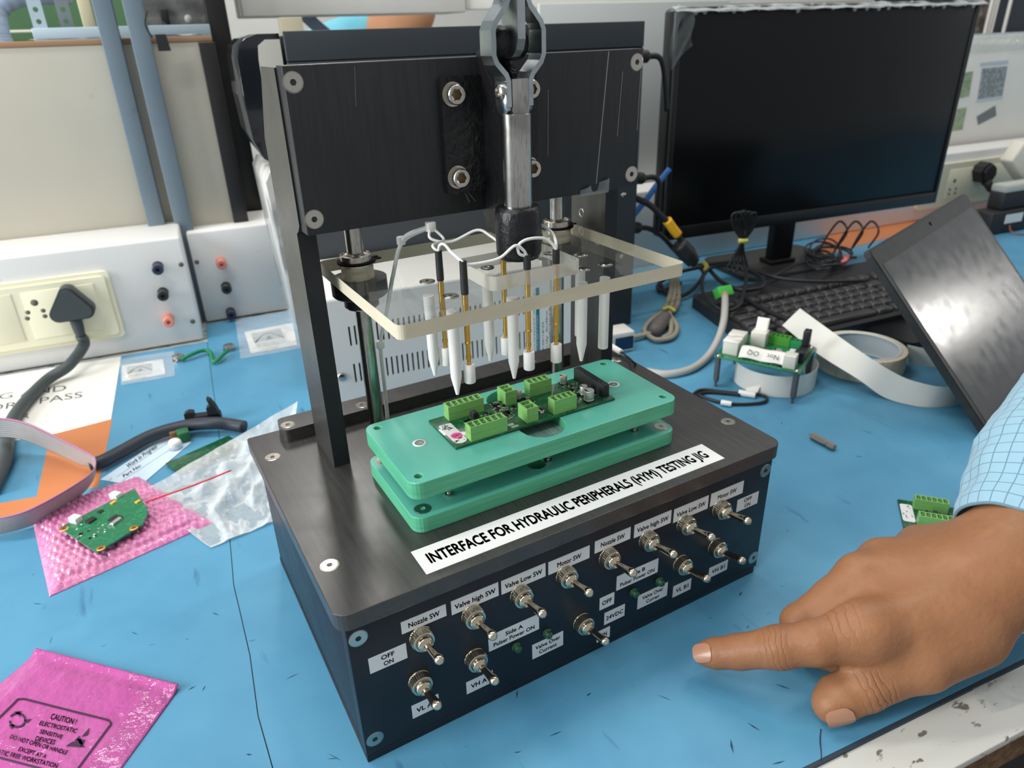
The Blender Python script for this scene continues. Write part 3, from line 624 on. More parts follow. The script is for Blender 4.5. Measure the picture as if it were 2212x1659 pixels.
def bil4(c, u, v): return (c[0]*(1-u)+c[1]*u)*(1-v)+(c[3]*(1-u)+c[2]*u)*v
# ------------------------------------------------------------------ printed notice, small warning labels
m_paper = M('white_paper', (238, 236, 228), .6, noise=[(10, (226, 224, 216), .4, .7, .5)])
def on_mat(p0, p1, p2, w, h, z):                # frame from 3 pixel corners TL, TR, BL
    a, b, c = PX(*p0, z), PX(*p1, z), PX(*p2, z); return lambda x, y: a+(b-a)*(x/w)+(c-a)*((h-y)/h)
sg = quad('notice_sheet', [(-330, 868), (262, 770), (240, 906), (125, 936), (-300, 1010)], .05, .2, m_paper); tag(sg, "white notice sheet with letters ending 'NG AND' and 'ORK PASS'", 'paper sign')
m_grey_ink = M('grey_print', (86, 88, 88), .6)
def pxtext(name, items, h, mat, parent, bold=.01):
    """items: (string, baseline-left px, baseline-right px, top-left px)"""
    mb = MB()
    for s, p0, p1, p2 in items:
        V, Fc = heavy(*glyphs(s), bold); a = min(v[0] for v in V); b = max(v[0] for v in V)
        A, B, C = PX(*p0, h), PX(*p1, h), PX(*p2, h)
        mb.add([A+(B-A)*((v[0]-a)/(b-a))+(C-A)*(v[1]/.72) for v in V], Fc)
    return part(name, mb, mat, parent)
pxtext('lettering', [('NG AND', (-40, 868), (143, 843), (-36, 855)), ('ORK PASS', (-30, 890), (178, 858), (-26, 876)), ('R', (44, 906), (64, 902), (47, 895))], .32, m_grey_ink, sg)
m_ylw = M('yellow_print', (214, 178, 84), .6)
def esd(pts, lab):
    a, b, c, d = [PX(*p, .1) for p in pts]
    o = part('warning_label', MB().prism([(p.x, p.y) for p in (a, b, c, d)], .05, .3), m_label); tag(o, lab, 'label', 'small warning labels taped to the mat')
    f = lambda x, y: (a+(b-a)*x+(d-a)*y)+Vector((0, 0, .25))
    mb = MB()
    for (x0, x1, y0, y1) in ((.12, .72, .14, .6),): mb.add([f(x0, y0), f(x1, y0), f(x1, y1), f(x0, y1)], [[0, 1, 2, 3]])
    part('grey_pictogram', mb, M('pale_grey_print', (176, 178, 176), .6), o)
    z = Vector((0, 0, .05)); mb = MB(); mb.ribbon([f(.14+.56*k/8, .58-.34*math.sin(math.pi*k/8))+z for k in range(9)], [f(.14+.56*k/8, .64-.34*math.sin(math.pi*k/8))+z for k in range(9)], .02, sub=2)
    mb.add([f(.36, .56)+z, f(.5, .56)+z, f(.43, .36)+z], [[0, 1, 2]]); 
    for k in range(3): mb.add([f(.15, .68+.07*k)+z, f(.7, .68+.07*k)+z, f(.7, .695+.07*k)+z, f(.15, .695+.07*k)+z], [[0, 1, 2, 3]])
    part('print', mb, m_grey_ink, o); mb = MB().add([f(.2, .92)+z, f(.55, .92)+z, f(.55, .97)+z, f(.2, .97)+z], [[0, 1, 2, 3]]); part('yellow_line', mb, m_ylw, o)
    return o
esd([(263, 790), (352, 776), (357, 808), (264, 824)], 'white warning label beside the notice sheet')
esd([(528, 717), (632, 698), (642, 745), (542, 763)], 'white warning label on the mat beside the black uprights of the jig')

mt2 = film('clear_tape_on_mat', (236, 240, 242), .05, .06, (40, .5))
for pts, lab in (([(258, 776), (376, 758), (378, 812), (262, 832)], 'clear tape holding the warning label beside the notice sheet'), ([(508, 690), (640, 668), (652, 752), (520, 775)], 'clear tape holding the warning label beside the jig')):
    P = [PX(x, y, .45) for x, y in pts]; o = part('clear_tape', MB().grid(lambda u, v: bil4(P, u, v)+Vector((0, 0, .25*math.sin(u*9)*math.sin(v*7))), 14, 8), mt2); tag(o, lab, 'tape')
# ground wire with two snap studs
m_gw = M('green_wire', (28, 132, 78), .4)
gw = thing('ground_wire', PX(440, 770, 0), 'short green earth wire joining two metal snap studs across the mat seam', 'wire')
part('wire', MB().tube([PX(392, 776, 5), PX(415, 765, 7), PX(440, 757, 6), PX(455, 762, 4), PX(460, 780, 4), PX(470, 778, 5), PX(480, 768, 6), PX(492, 758, 6)], 2.4, 8), m_gw, gw)
for px, py in ((387, 779), (496, 757)): part('snap_stud', MB().lathe([(0, 0), (7.5, 0), (7.5, 2), (5, 2.4), (5, 4), (7, 4.4), (7, 7), (5, 8), (0, 8)], 20, T(*PX(px, py, 0))), m_steel, gw, auto=40)

# ------------------------------------------------------------------ white raceways with sockets
m_race = M('white_powder_coat', (232, 231, 228), .4, noise=[(6, (222, 222, 221), .4, .7, .5), (150, (196, 194, 188), .7, .76, .5)])
m_cream = M('cream_socket_plastic', (238, 234, 206), .35)
def jack(parent, u, v, h, col, nm='binding_post'):
    return part(nm, MB().lathe([(0, 0), (6.4, 0), (6.4, 1.5), (5.4, 2), (5.4, 12), (6.6, 12.5), (6.6, 17), (5.6, 18), (2.6, 18), (2.4, 14), (0, 14)], 20, axis_to(D(u, v, h), -EY)), col, parent, auto=40)
m_jb = M('binding_post_blue_black', (46, 52, 72), .4); m_jr = M('binding_post_pink', (224, 140, 124), .4); m_jk = M('binding_post_black', (40, 44, 42), .4)
rl = thing('cable_raceway', D(-300, 730, 0), 'white raceway box carrying the cream socket plate and black plug', 'raceway')
part('box', MB().box(-900, -52, 699, 798, 0, 137, 3, M=BENCH), m_race, rl)
for px, py, c in ((341, 575, m_jb), (352, 631, m_jk), (364, 687, m_jr)):
    p = PV(px, py, 699); u = p.dot(Vector(EX)); jack(rl, u, 699, p.z, c)
for px, py in ((391, 571), (416, 694)):
    p = PV(px, py, 699); part('panel_screw', MB().lathe([(0, 0), (3, 0), (3, .8), (2, 1.6), (0, 1.8)], 14, axis_to(p, -EY)), M('dull_screw', (110, 108, 98), .5, .6), rl)
rr = thing('cable_raceway', D(20, 790, 0), 'white raceway box with three binding posts left of the black case', 'raceway')
part('box', MB().box(-46, 66, 766, 860, 0, 126, 3, M=BENCH), m_race, rr)
for px, py, c in ((477, 565, m_jr), (488, 618, m_jk), (498, 673, m_jb)):
    p = PV(px, py, 766); jack(rr, p.dot(Vector(EX)), 766, p.z, c)
p = PV(425, 566, 766); part('panel_screw', MB().lathe([(0, 0), (3, 0), (3, .8), (2, 1.6), (0, 1.8)], 14, axis_to(p, -EY)), M('dull_screw', (110, 108, 98)), rr)
rg = thing('cable_raceway', D(1300, 730, 0), 'white raceway along the bench back behind the monitor', 'raceway')
part('box', MB().box(480, 2250, 699, 758, 0, 122, 3, M=BENCH), m_race, rg)

def uh(px, py, v): p = PV(px, py, v); return p.dot(Vector(EX)), p.z
def face(v): return frame(D(0, v, 0), EX, (0, 0, 1))           # local x=u, y=height, z -> toward the viewer (-EY)
u1, h1 = uh(232, 597, 699); u2, h2 = uh(252, 712, 699)
sp = thing('socket_plate', D(-260, 699, 60), 'cream wall socket plate on the left raceway', 'socket')
part('cover', MB().prism(rrect(-500, u1+2, 24, 108, 6), 0.1, 5, face(699)), m_cream, sp)
part('cover_bevel', MB().prism(rrect(-496, u1-3, 29, 103, 5), 5, 8, face(699)), m_cream, sp)
um = uh(200, 640, 699)[0]
for k, (ua, ub) in enumerate(((uh(45, 640, 690)[0], uh(208, 640, 690)[0]), (uh(45, 640, 690)[0]-76, uh(45, 640, 690)[0]-10))):
    md = part('socket_module', MB().box(ua, ub, 38, 96, 8, 8.9, .3, M=face(699)), m_cream, sp)
    mb = MB()
    for (px_, py_, r) in ((74, 654, 4), (60, 675, 2.6), (93, 671, 2.6), (59, 688, 2.6), (97, 683, 2.6)) if k == 0 else (): q = uh(px_, py_, 690.1); mb.lathe([(r, .01), (r, .12), (0, .12)], 14, face(699) @ T(q[0], q[1], 8.9))
    if k == 0: part('socket_holes', mb, M('socket_shadow', (96, 100, 84), .7), md)
# plug and its cord
pc = PV(152, 655, 680); pg = thing('power_plug', pc, 'black three-pin plug with thick cord in the cream socket plate', 'plug')
fp = frame(D(pc.dot(Vector(EX)), 690, pc.z), EX, (0, 0, 1))
mb = MB(); tri = []
for (cx, cy, a0) in ((0, 14, 20), (-17, -12, 140), (17, -12, 260)):
    for k in range(7): a = math.radians(a0+140*k/6); tri.append((cx*.82+9.5*math.cos(a), cy*.82+9.5*math.sin(a)))
mb.prism(tri, .4, 18, fp, smooth=True); mb.prism([(x*.9, y*.9) for x, y in tri], 18, 21, fp, smooth=True)
part('plug_body', mb, M('dark_grey_plug', (62, 70, 72), .5), pg)
b0 = fp @ Vector((0, -20, 9)); b1 = fp @ Vector((0, -42, 9))
part('strain_relief', MB().tube([b0, b0.lerp(b1, .5), b1], [7, 6.5, 5.2], 12), M('dark_grey_plug', (62, 70, 72)), pg)
part('cord', MB().tube([b1, b1+Vector((0, 0, -12)), PX(148, 790, 16), PX(100, 822, 8), PX(45, 880, 6.5), PX(18, 930, 6.5), PX(12, 990, 6.5), PX(-20, 1060, 6.5)], 6.4, 12), M('dark_grey_cord', (70, 78, 80), .5), pg)

# ------------------------------------------------------------------ frame behind the bench
m_bg = M('beige_partition', (198, 193, 178), .6, noise=[(3, (186, 181, 166), .4, .65, .7), (60, (170, 164, 150), .7, .78, .4)])
pn = thing('partition_board', D(-300, 826, 0), 'beige partition board with a brown top edge behind the left raceway', 'partition')
part('board', MB().box(-1100, 34, 800, 824, -40, 352, 1, M=BENCH), m_bg, pn); part('brown_edge', MB().box(-1100, 34, 799, 825, 352.1, 358, .5, M=BENCH), M('brown_edge_band', (176, 134, 100), .6), pn)
mb = MB(); n = 60; g = random.Random(2)
mb.grid(lambda u, v: D(-420+u*444, 800+v*26, 359+2.0*abs(math.sin(u*23+v*2))*(.5+.5*math.sin(u*7))+g.uniform(0, .8)), 60, 3)
part('plastic_dust_strip', mb, M('white_film_scrap', (236, 232, 224), .4), pn)
m_bl = M('blue_grey_steel', (116, 131, 141), .45, noise=[(14, (106, 121, 132), .4, .7, .6), (70, (88, 108, 122), .66, .76, .5)])
o = part('steel_upright', MB().box(-89, -68.5, 778, 796, -2.1, 900, 1, M=BENCH).box(-70.5, -68.5, 796, 799.5, -2.1, 900, 0, M=BENCH), m_bl); tag(o, 'blue-grey steel upright, the left one of the pair before the beige board', 'steel upright', 'blue-grey uprights before the beige board')
o = part('steel_upright', MB().box(-57.5, -36, 778, 796, -2.1, 900, 1, M=BENCH), m_bl); tag(o, 'blue-grey steel upright, the right one of the pair before the beige board', 'steel upright', 'blue-grey uprights before the beige board')
bp = part('black_post', MB().box(36, 62, 868, 900, -2.1, 900, 1, M=BENCH), M('black_painted_steel', (34, 33, 33), .4, noise=[(30, (62, 54, 48), .5, .8, .5)])); tag(bp, 'tall black steel post beside the beige partition board', 'post')
o = part('black_strip', MB().box(16.5, 35.8, 791, 799, 126.5, 351, .5, M=BENCH), M('black_painted_steel', (34, 33, 33))); tag(o, 'flat black strip on the right end of the beige partition board', 'strip')
c0 = PV(335, 75, 772); c1 = PV(368, 110, 772)
cl = part('binder_clip', MB().prism([(c0.dot(Vector(EX)), 343), (c1.dot(Vector(EX))+1, 343), (c1.dot(Vector(EX))-1, 361), (c0.dot(Vector(EX)), 361)], 0, 9, face(772)) .tube([D(-34, 770, 358), D(-38, 765, 372), D(-33, 765, 386)], 1, 6), m_rubber); tag(cl, 'black binder clip hooked over the top of the beige board', 'clip')
# things beyond the partition, upper left
m_lb = M('pale_blue_slotted_steel', (174, 192, 203), .4, .2)
def holes_angle(u0, u1, h0, h1, v, lab, mat=m_lb):
    cx = (u0+u1)/2; hs = [circ(cx, h0+10+i*13, 3, 10) for i in range(int((h1-h0-14)/13))]
    o = plate('slotted_angle', [(u0, h0), (u1, h0), (u1, h1), (u0, h1)], hs, 0, 2, mat, None, face(v)); return tag(o, lab, 'slotted angle', 'slotted steel angles beyond the beige board')
holes_angle(-163, -148, 330, 520, 850, 'pale blue slotted steel angle beyond the beige board at the far left')
holes_angle(-135.5, -121, 330, 520, 866, 'grey slotted steel angle next to the pale blue one', M('grey_slotted_steel', (140, 152, 156), .4, .3))
o = part('cream_post', MB().box(-112, -98, 880, 894, 330, 520, 1, M=BENCH), M('cream_paint', (236, 226, 192), .5)); tag(o, 'cream post with a yellow edge beyond the beige board', 'post')
o = part('blue_rail', MB().box(-165, 36, 842, 848, 352, 372, .6, M=BENCH), m_lb); tag(o, 'pale blue steel rail running behind the top of the beige board', 'rail')
o = part('green_board', MB().box(-700, -60, 1240, 1250, 200, 700, 0, M=BENCH), M('dark_green_board', (70, 106, 72), .6, noise=[(4, (86, 122, 84), .4, .7, .6)])); tag(o, 'dark green board far behind the slotted angles', 'board')
for h, w in ((354, 'lower'), (372, 'upper')):
    o = part('thin_rail', MB().box(-700, -110, 1180, 1190, h, h+4, 1, M=BENCH), M('glossy_white_rail', (226, 228, 214), .2)); tag(o, w+' thin white rail before the dark green board', 'rail', 'thin rails before the green board')
hs = []; n = 70
for i in range(n+1):
    a = i/n; hs.append((a, 14+1.6*(i % 2)))
pts = [D(-205, 872, 340), D(-207, 874, 372), D(-200, 880, 398), D(-170, 890, 412), D(-120, 905, 414)]
o = part('corrugated_hose', MB().tube(pts, [x[1] for x in hs], 14, sub=20), M('pale_blue_hose', (186, 204, 232), .4)); tag(o, 'pale blue corrugated hose at the upper left', 'hose')
ge = thing('equipment_enclosure', D(0, 960, 300), 'grey equipment enclosure wrapped in clear film beyond the beige board', 'equipment')
part('body', MB().box(-62, 44, 910, 1010, 300, 560, 3, M=BENCH), M('warm_grey_panel', (122, 120, 116), .5, noise=[(8, (108, 106, 103), .4, .7, .5)]), ge)
part('yellow_tag', MB().box(-60, -45, 908.6, 909.8, 383, 392, 0, M=BENCH), M('yellow_label', (236, 190, 40), .5), ge)
part('knob', MB().lathe([(5, 0), (5, 5), (0, 6)], 16, axis_to(D(14, 909.8, 380), -EY)), m_white, ge)
part('black_module', MB().box(-20, -10, 900, 909.8, 372, 392, 1, M=BENCH), m_rubber, ge)
part('film_wrap', MB().grid(lambda u, v: D(-50+u*92, 903+3*math.sin(u*14+v*5)-2*math.sin(v*17), 366+v*80), 24, 16), film('clear_wrap', (225, 228, 228), .12, .1, (60, .8)), ge)
# ------------------------------------------------------------------ black case behind the jig, white vented supply
m_case = M('matt_black_case', (50, 54, 58), .5, noise=[(4, (58, 62, 67), .4, .7, .5)])
cs = thing('equipment_case', D(276, 560, 0), 'tall matt black equipment case standing behind the test jig', 'equipment case')
part('front_panel', MB().box(81, 471, 490, 497, 0, 332, .6, M=BENCH), m_case, cs)
part('top_panel', MB().box(81, 471, 490, 497, 333, 358.5, .6, M=BENCH), m_case, cs)
part('panel_joint', MB().box(82, 470, 491.2, 496.5, 331.9, 333.1, 0, M=BENCH), m_dark, cs)
part('body', MB().box(85, 467, 497.2, 640, 0, 355, 2, M=BENCH), m_case, cs)
part('window_strip', MB().box(433, 441, 489.2, 490, 118, 160, .2, M=BENCH), M('grey_inlay', (150, 148, 142), .5), cs)
for px, py in ((1347, 421), (1343, 555)):
    p = PV(px, py, 490); part('panel_screw', MB().lathe([(0, 0), (3, 0), (3, .5), (0, .7)], 14, axis_to(p, -EY)), m_steel, cs)
# rounded machine housing to its left, black shell and cream face
rh = thing('machine_housing', D(60, 640, 0), 'rounded glossy black machine housing with a cream face left of the black case', 'machine')
part('black_shell', MB().prism([(80.8, 232), (80.8, 357), (60, 357), (50, 354), (43, 348), (39.5, 338), (39, 300), (41, 262), (48, 244), (60, 236)], -170, -20, face(500), smooth=True), M('glossy_black_shell', (30, 33, 37), .12, coat=.6), rh)
part('cream_face', MB().prism([(80.5, 240), (80.5, 352), (67, 352), (60, 347), (58.5, 335), (58.5, 250)], -20, -18.5, face(500), smooth=True), M('cream_face_plastic', (214, 210, 196), .5), rh)
part('white_base', MB().prism([(80.5, 60), (80.5, 230), (52, 230), (46, 220), (52, 60)], -170, -26, face(500), smooth=True), M('glossy_white_base', (206, 204, 198), .2, noise=[(20, (120, 122, 124), .5, .62, .7)]), rh)

sup = thing('power_supply_unit', D(185, 420, 0), 'white vented power supply box behind the test jig', 'power supply')
slots = []
for r0 in (21, 57.7, 95):
    for k in range(44):
        u = 82+k*5.15
        if u > 262: break
        slots.append(stad(u, r0, r0+20, .95, 3))
plate('vented_front', rrect(58, 312, 0, 140, 4), slots, -3, 0, m_white, sup, face(355))
part('housing', MB().box(58, 312, 358.2, 486, 0, 144, 3, M=BENCH), m_white, sup)
part('vent_shade', MB().box(64, 306, 358.02, 358.15, 6, 134, 0, M=BENCH), m_dark, sup)  # dark sheet standing in for the shade inside the vents
part('top_lip', MB().box(58, 312, 354.8, 362, 138, 144.4, 2.5, M=BENCH), m_white, sup)
p = D(69, 355, 67); part('panel_screw', MB().lathe([(0, 0), (4, 0), (4, 1), (2.5, 1.8), (0, 1.8)], 16, axis_to(p, -EY)), m_steel, sup)
cal = part('calibration_label', MB().box(265.5, 288, 354.6, 354.95, 32, 122, 0, M=BENCH), m_paper, sup, label='white handwritten label with a teal stripe')
part('teal_stripe', MB().box(270.2, 274.0, 354.5, 354.58, 32, 122, 0, M=BENCH), M('teal_print', (0, 122, 138), .5), cal)
f = lambda x, y: D(272+3.6-y-5.4, 354.45, x)
text('stripe_lettering', [('VALID CALIBRATION', 36, 92, 1.2, 1.5)], lambda x, y: D(273.6-y, 354.45, x), m_label, cal, .01)
text('handwriting', [('HYM-05/18/25', 40, 84, 0, 1.8)], lambda x, y: D(278.6-y, 354.5, x), m_ink, cal, .0)
text('handwriting', [('verify Suffix', 44, 96, 0, 1.8)], lambda x, y: D(283-y, 354.5, x), m_ink, cal, .0)
text('handwriting', [('02/08/2024 m', 48, 110, 0, 1.8)], lambda x, y: D(286.6-y, 354.5, x), m_ink, cal, .0)
text('print_column', [('DOCUMENT 00451', 38, 116, 0, 1.0)], lambda x, y: D(268.6-y, 354.5, x), m_ink, cal, .0)

# ------------------------------------------------------------------ monitor
MA = math.radians(-8.43); mx = np.array([math.cos(MA), math.sin(MA), 0]); my = np.array([-math.sin(MA), math.cos(MA), 0])
MO = Vector((626, 495.5, 0)); MF = frame(MO, mx, my)            # local x along screen, y away, z up
mon = thing('monitor', (875, 480, 0), 'large black monitor switched off, standing right of the jig', 'monitor', rotz=MA)
m_bez = M('black_monitor_plastic', (24, 25, 27), .35)
part('back_shell', MB().box(0, 513, 6, 34, 82, 372, 5, M=MF), m_bez, mon)
part('screen', MB().box(6, 507, -.2, 5.8, 100, 369, .2, M=MF), M('monitor_glass', (16, 18, 19), .24, spec=.28), mon)
mb = MB(); mb.box(0, 513, -1.6, 6, 369.2, 373, .6, M=MF); mb.box(0, 5.8, -1.6, 6, 82, 369, .6, M=MF); mb.box(507.2, 513, -1.6, 6, 82, 369, .6, M=MF); mb.box(6, 507, -3, 6, 82, 99.8, 1, M=MF)
bz = part('bezel', mb, m_bez, mon)
text('logo', [('acer', 243, 270, 88, 7)], lambda x, y: MF @ Vector((x, -3.1, y)), M('grey_logo', (74, 76, 78), .3, .5), bz, .02)
part('neck', MB().box(226, 266, 36, 52, 8, 200, 2, M=MF), m_bez, mon); part('neck_foot', MB().box(222, 270, 30, 60, 7.1, 14, 2, M=MF), m_bez, mon)
part('base', MB().prism(rrect(150, 345, -10, 118, 20), .1, 7, MF), M('grey_black_base', (66, 64, 62), .45), mon)
part('film_wrap', MB().grid(lambda u, v: MF @ Vector((-8+u*528, -5+12*math.sin(v*3.1)-4, 368+6*math.sin(v*3.1)+1.2*math.sin(u*30+v*3)*math.sin(u*13)+.5*math.sin(u*91))), 150, 6), film('bubble_film', (225, 230, 230), .1, .08, (150, .6)), mon)
mb = MB(); 
for k in range(26): mb.lathe([(0, 0), (3.2, .3), (3.4, 0)], 8, MF @ T(-2+k*20+rnd.uniform(-4, 4), -4.8, 369+rnd.uniform(-3, 4)) @ R('X', 90))
part('bubbles', mb, film('bubble_dome', (235, 238, 238), .2, .05), mon)['kind'] = 'stuff'
sf = part('film_corner', MB().grid(lambda u, v: MF @ Vector((-10+u*30, -4-3*math.sin(u*5+v*8), 372-v*70*(1-.4*u))), 10, 16), film('film_side', (220, 226, 226), .05, .08, (90, .6)), mon)

# ------------------------------------------------------------------ right rear: posters, socket strip, plug, black unit
ps = thing('poster_board', D(1600, 775, 0), 'white poster board with printed circuit pictures behind the monitor', 'poster')
part('board', MB().box(300, 2300, 770, 778, 60, 318, 1, M=BENCH), m_paper, ps)
def pic(pts, mat, nm='picture', v=769.4):
    Q = [uh(x, y, v) for x, y in pts]; return part(nm, MB().prism(Q, 0, .4, face(v)), mat, ps)
pic([(2122, 148), (2176, 143), (2165, 206), (2112, 214)], M('grey_chip_print', (132, 142, 144), .6, noise=[(160, (176, 184, 186), .5, .6, .8)]))
pic([(2084, 157), (2102, 154), (2093, 208), (2072, 212)], M('green_board_print', (164, 178, 148), .6, noise=[(120, (128, 154, 116), .45, .6, .8)]))
pic([(2068, 236), (2088, 232), (2079, 280), (2056, 284)], M('green_board_print', (120, 150, 100)))
pic([(2110, 252), (2150, 228), (2152, 250), (2113, 270)], M('dark_grey_print', (118, 124, 126), .6))
pic([(2118, 136), (2178, 130), (2177, 138), (2117, 143)], M('pale_blue_print', (196, 208, 214), .6)); pic([(2110, 215), (2166, 208), (2165, 214), (2108, 222)], M('pale_blue_print', (196, 208, 214)))
part('film_cover', MB().grid(lambda u, v: D(1250+u*700, 764+2*math.sin(u*30)+1.5*math.sin(v*9+u*4), 290+v*34), 40, 8), film('clear_film_cover', (236, 238, 234), .2, .08, (70, .9)), ps)
o = part('dark_window_panel', MB().box(1300, 2400, 930, 940, 318, 620, 0, M=BENCH), M('dark_blue_glass', (40, 48, 60), .2)); tag(o, 'dark glass panel above the poster board', 'window panel')
mb = MB(); u0 = uh(2138, 30, 900)[0]
wf = thing('window_frame', D(u0, 903, 318), 'white window frame bars right of the monitor', 'window frame')
for k in (0, 9, 18, 58): part('bar', MB().box(u0+k, u0+5+k, 900, 906, 318.2, 620, .6, M=BENCH), m_white, wf)
mb = MB(); u0 = uh(2112, 30, 915)[0]; mb.box(u0-30, u0+60, 915, 925, 318, 420, 1, M=BENCH)
o = part('wire_rack', mb, M('brown_grey_clutter', (132, 122, 112), .6, noise=[(50, (80, 72, 66), .4, .6, .9), (90, (170, 176, 190), .6, .7, .8)])); tag(o, 'brownish cluttered rack beside the top right of the monitor', 'rack')
sk = thing('socket_plate', D(1380, 699, 60), 'cream wall socket plate on the right raceway behind the laptop screen', 'socket')
ua, ub = uh(2037, 390, 699)[0], uh(2178, 370, 699)[0]
part('cover', MB().prism(rrect(1230, ub+14, 22, 104, 6), .1, 6, face(699)), m_cream, sk)
md = part('socket_module', MB().box(1300, ub, 36, 92, 6, 6.8, .3, M=face(699)), m_cream, sk)
mb = MB(); uq = uh(2065, 380, 692)[0]
for x, y, r in ((uq, 70, 4), (uq-8, 54, 2.6), (uq+9, 54, 2.6), (uq-8, 46, 2.6), (uq+9, 46, 2.6)): mb.lathe([(r, 0), (r, .12), (0, .12)], 14, face(699) @ T(x, y, 6.8))
part('socket_holes', mb, M('socket_shadow', (96, 100, 84)), md)
pc = PV(2120, 372, 686); pg = thing('power_plug', pc, 'black plug in the right socket strip beside the monitor', 'plug')
fp = frame(pc, EX, (0, 0, 1)); hx = [(20*math.cos(math.radians(a)), 20*math.sin(math.radians(a))) for a in (90, 40, -10, -60, -120, -190, -220)]
part('plug_body', MB().prism(hx, -10, 14, fp).prism([(x*.8, y*.8) for x, y in hx], 14, 20, fp), m_rubber, pg)
e = fp @ Vector((6, -16, 10)); part('strain_relief', MB().tube([e, PV(2135, 398, 668), PV(2141, 410, 664)], [10, 8, 7], 10), m_rubber, pg)
part('cord', MB().tube([PV(2141, 408, 664), PV(2150, 428, 650), PV(2166, 442, 630), PV(2200, 452, 600)], 5, 10), m_cable, pg)
aw = thing('angle_wedge', D(1520, 660, 60), 'cream angled meter case leaning at the far right edge', 'equipment')
part('body', MB().box(0, 120, -44, 0, 0, 26, 4, M=frame(PV(2188, 300, 640), Vector(EX)*.8+Vector((0, 0, -.6)), Vector((0, 0, 1)))), M('cream_case', (222, 218, 204), .5), aw)
bu = thing('black_unit', D(1330, 540, 0), 'black equipment unit with a white tag behind the laptop screen', 'equipment')
q0 = PV(2148, 470, 560); uu = q0.dot(Vector(EX))
part('body', MB().box(uu-4, uu+320, 560, 600, 0.1, 40, 3, M=BENCH), m_rubber, bu)
part('upper_body', MB().box(uu+26, uu+320, 568, 598, 40.2, 70, 3, M=BENCH), m_rubber, bu)
part('clear_cap', MB().box(uu+26, uu+320, 568, 598, 70.2, 84, 4, M=BENCH), film('smoked_cap', (210, 214, 206), .4, .2), bu)
part('white_tag', MB().box(0, 46, 0, 16, 0, .4, 0, M=frame(D(uu+30, 559.5, 18), EX, (0, 0, 1))), m_label, bu)
part('red_wire', MB().tube([D(uu+45, 558, 14), D(uu+42, 552, 6), D(uu+46, 540, 2), D(uu+70, 525, 2)], 1.2, 6), M('brown_red_wire', (150, 84, 62), .5), bu)

# overhead shelf and rail, person beyond
o = part('overhead_shelf', MB().box(84, 412, 900, 1000, 380.5, 470, 2, M=BENCH), m_white); tag(o, 'white overhead cabinet above the black case', 'cabinet')
o = part('white_rail', MB().box(414, 1260, 905, 925, 384, 430, 2, M=BENCH), m_white); tag(o, 'long white rail at the top behind the monitor', 'rail')
m_hz = M('hazy_grey_panel', (190, 194, 192), .4)
o = part('grey_side_panel', MB().box(470, 800, 760, 768, 118, 386, 1, M=BENCH), m_hz); tag(o, 'pale grey back panel between the black case and monitor', 'panel')
o = part('tan_post', MB().box(126, 156, 850, 870, -749, 378, 1, M=BENCH), M('tan_post_paint', (196, 188, 160), .5)); tag(o, 'tan post rising behind the black case', 'post')
o = part('ducting_hose', MB().tube([D(168, 1000, 420), D(178, 1000, 392), D(196, 1000, 372), D(214, 1000, 356)], [9+.9*(i % 2) for i in range(41)], 12, sub=14), M('grey_blue_hose', (150, 166, 190), .5)); tag(o, 'grey-blue corrugated hose below the overhead cabinet', 'hose')
# ------------------------------------------------------------------ crumple noise used by the bags
def crumple(seed, n=26, amp=1.0, fr=(2, 9)):
    g = random.Random(seed); W = [(g.uniform(*fr)*math.cos(a), g.uniform(*fr)*math.sin(a), g.uniform(0, 6.28), g.uniform(.3, 1)) for a in [g.uniform(0, 6.28) for _ in range(n)]]
    def f(u, v): return amp*sum(w*(1-abs(math.sin(a*u+b*v+p))*2) for a, b, p, w in W)/math.sqrt(n)
    return f
def bil(c, u, v): return (c[0]*(1-u)+c[1]*u)*(1-v)+(c[3]*(1-u)+c[2]*u)*v      # TL TR BR BL

# pink antistatic bag with printed caution box
cp = [PX(82, 1409, 0), PX(389, 1487, 0), PX(205, 1740, 0), PX(-190, 1640, 0)]
cf = crumple(5, 24, .9)
def bag(u, v, lift=0):
    p = bil(cp, u, v); e = min(u, 1-u, v*1.0, 1-v); p.z = .6+3.2*min(1, e*7)+max(0, cf(u, v))*1.1*min(1, e*10+.1)+lift
    p += Vector((0, 0, 1))*4*math.exp(-((v)/.05)**2)*.8; return p
m_pinkbag = M('pink_antistatic_film', (184, 84, 152), .14, spec=.6, bump=[(60, .5), (160, .35)], noise=[(18, (194, 104, 166), .4, .65, .6)])
ob = part('antistatic_bag', MB().grid(bag, 70, 70, .3), m_pinkbag); tag(ob, 'flat pink antistatic bag with a printed caution box at the lower left', 'plastic bag')
# print in the bag's own frame, sheared to its corners; (x, y) in 0..1 across the box
B0, B1, B2 = PX(-25, 1544, 4), PX(241, 1560, 4), PX(0, 1634, 4)
def inv_uv(P):                                   # nearest (u, v) on the flat bag
    a, b, c = cp[0], cp[1]-cp[0], cp[3]-cp[0]; d = P-a; det = b.x*c.y-b.y*c.x
    u = (d.x*c.y-d.y*c.x)/det; v = (b.x*d.y-b.y*d.x)/det
    for _ in range(6):
        q = bil(cp, u, v)-P; du = (cp[1]-cp[0])*(1-v)+(cp[2]-cp[3])*v; dv = (cp[3]-cp[0])*(1-u)+(cp[2]-cp[1])*u
        det = du.x*dv.y-du.y*dv.x; u -= (q.x*dv.y-q.y*dv.x)/det; v -= (du.x*q.y-du.y*q.x)/det
    return u, v
def print_on(P): u, v = inv_uv(P); q = bag(u, v, .5); return q
def pt(px, py): return print_on(PX(px, py, 4))
m_print = M('dark_purple_print', (60, 30, 62), .5)
mb = MB()
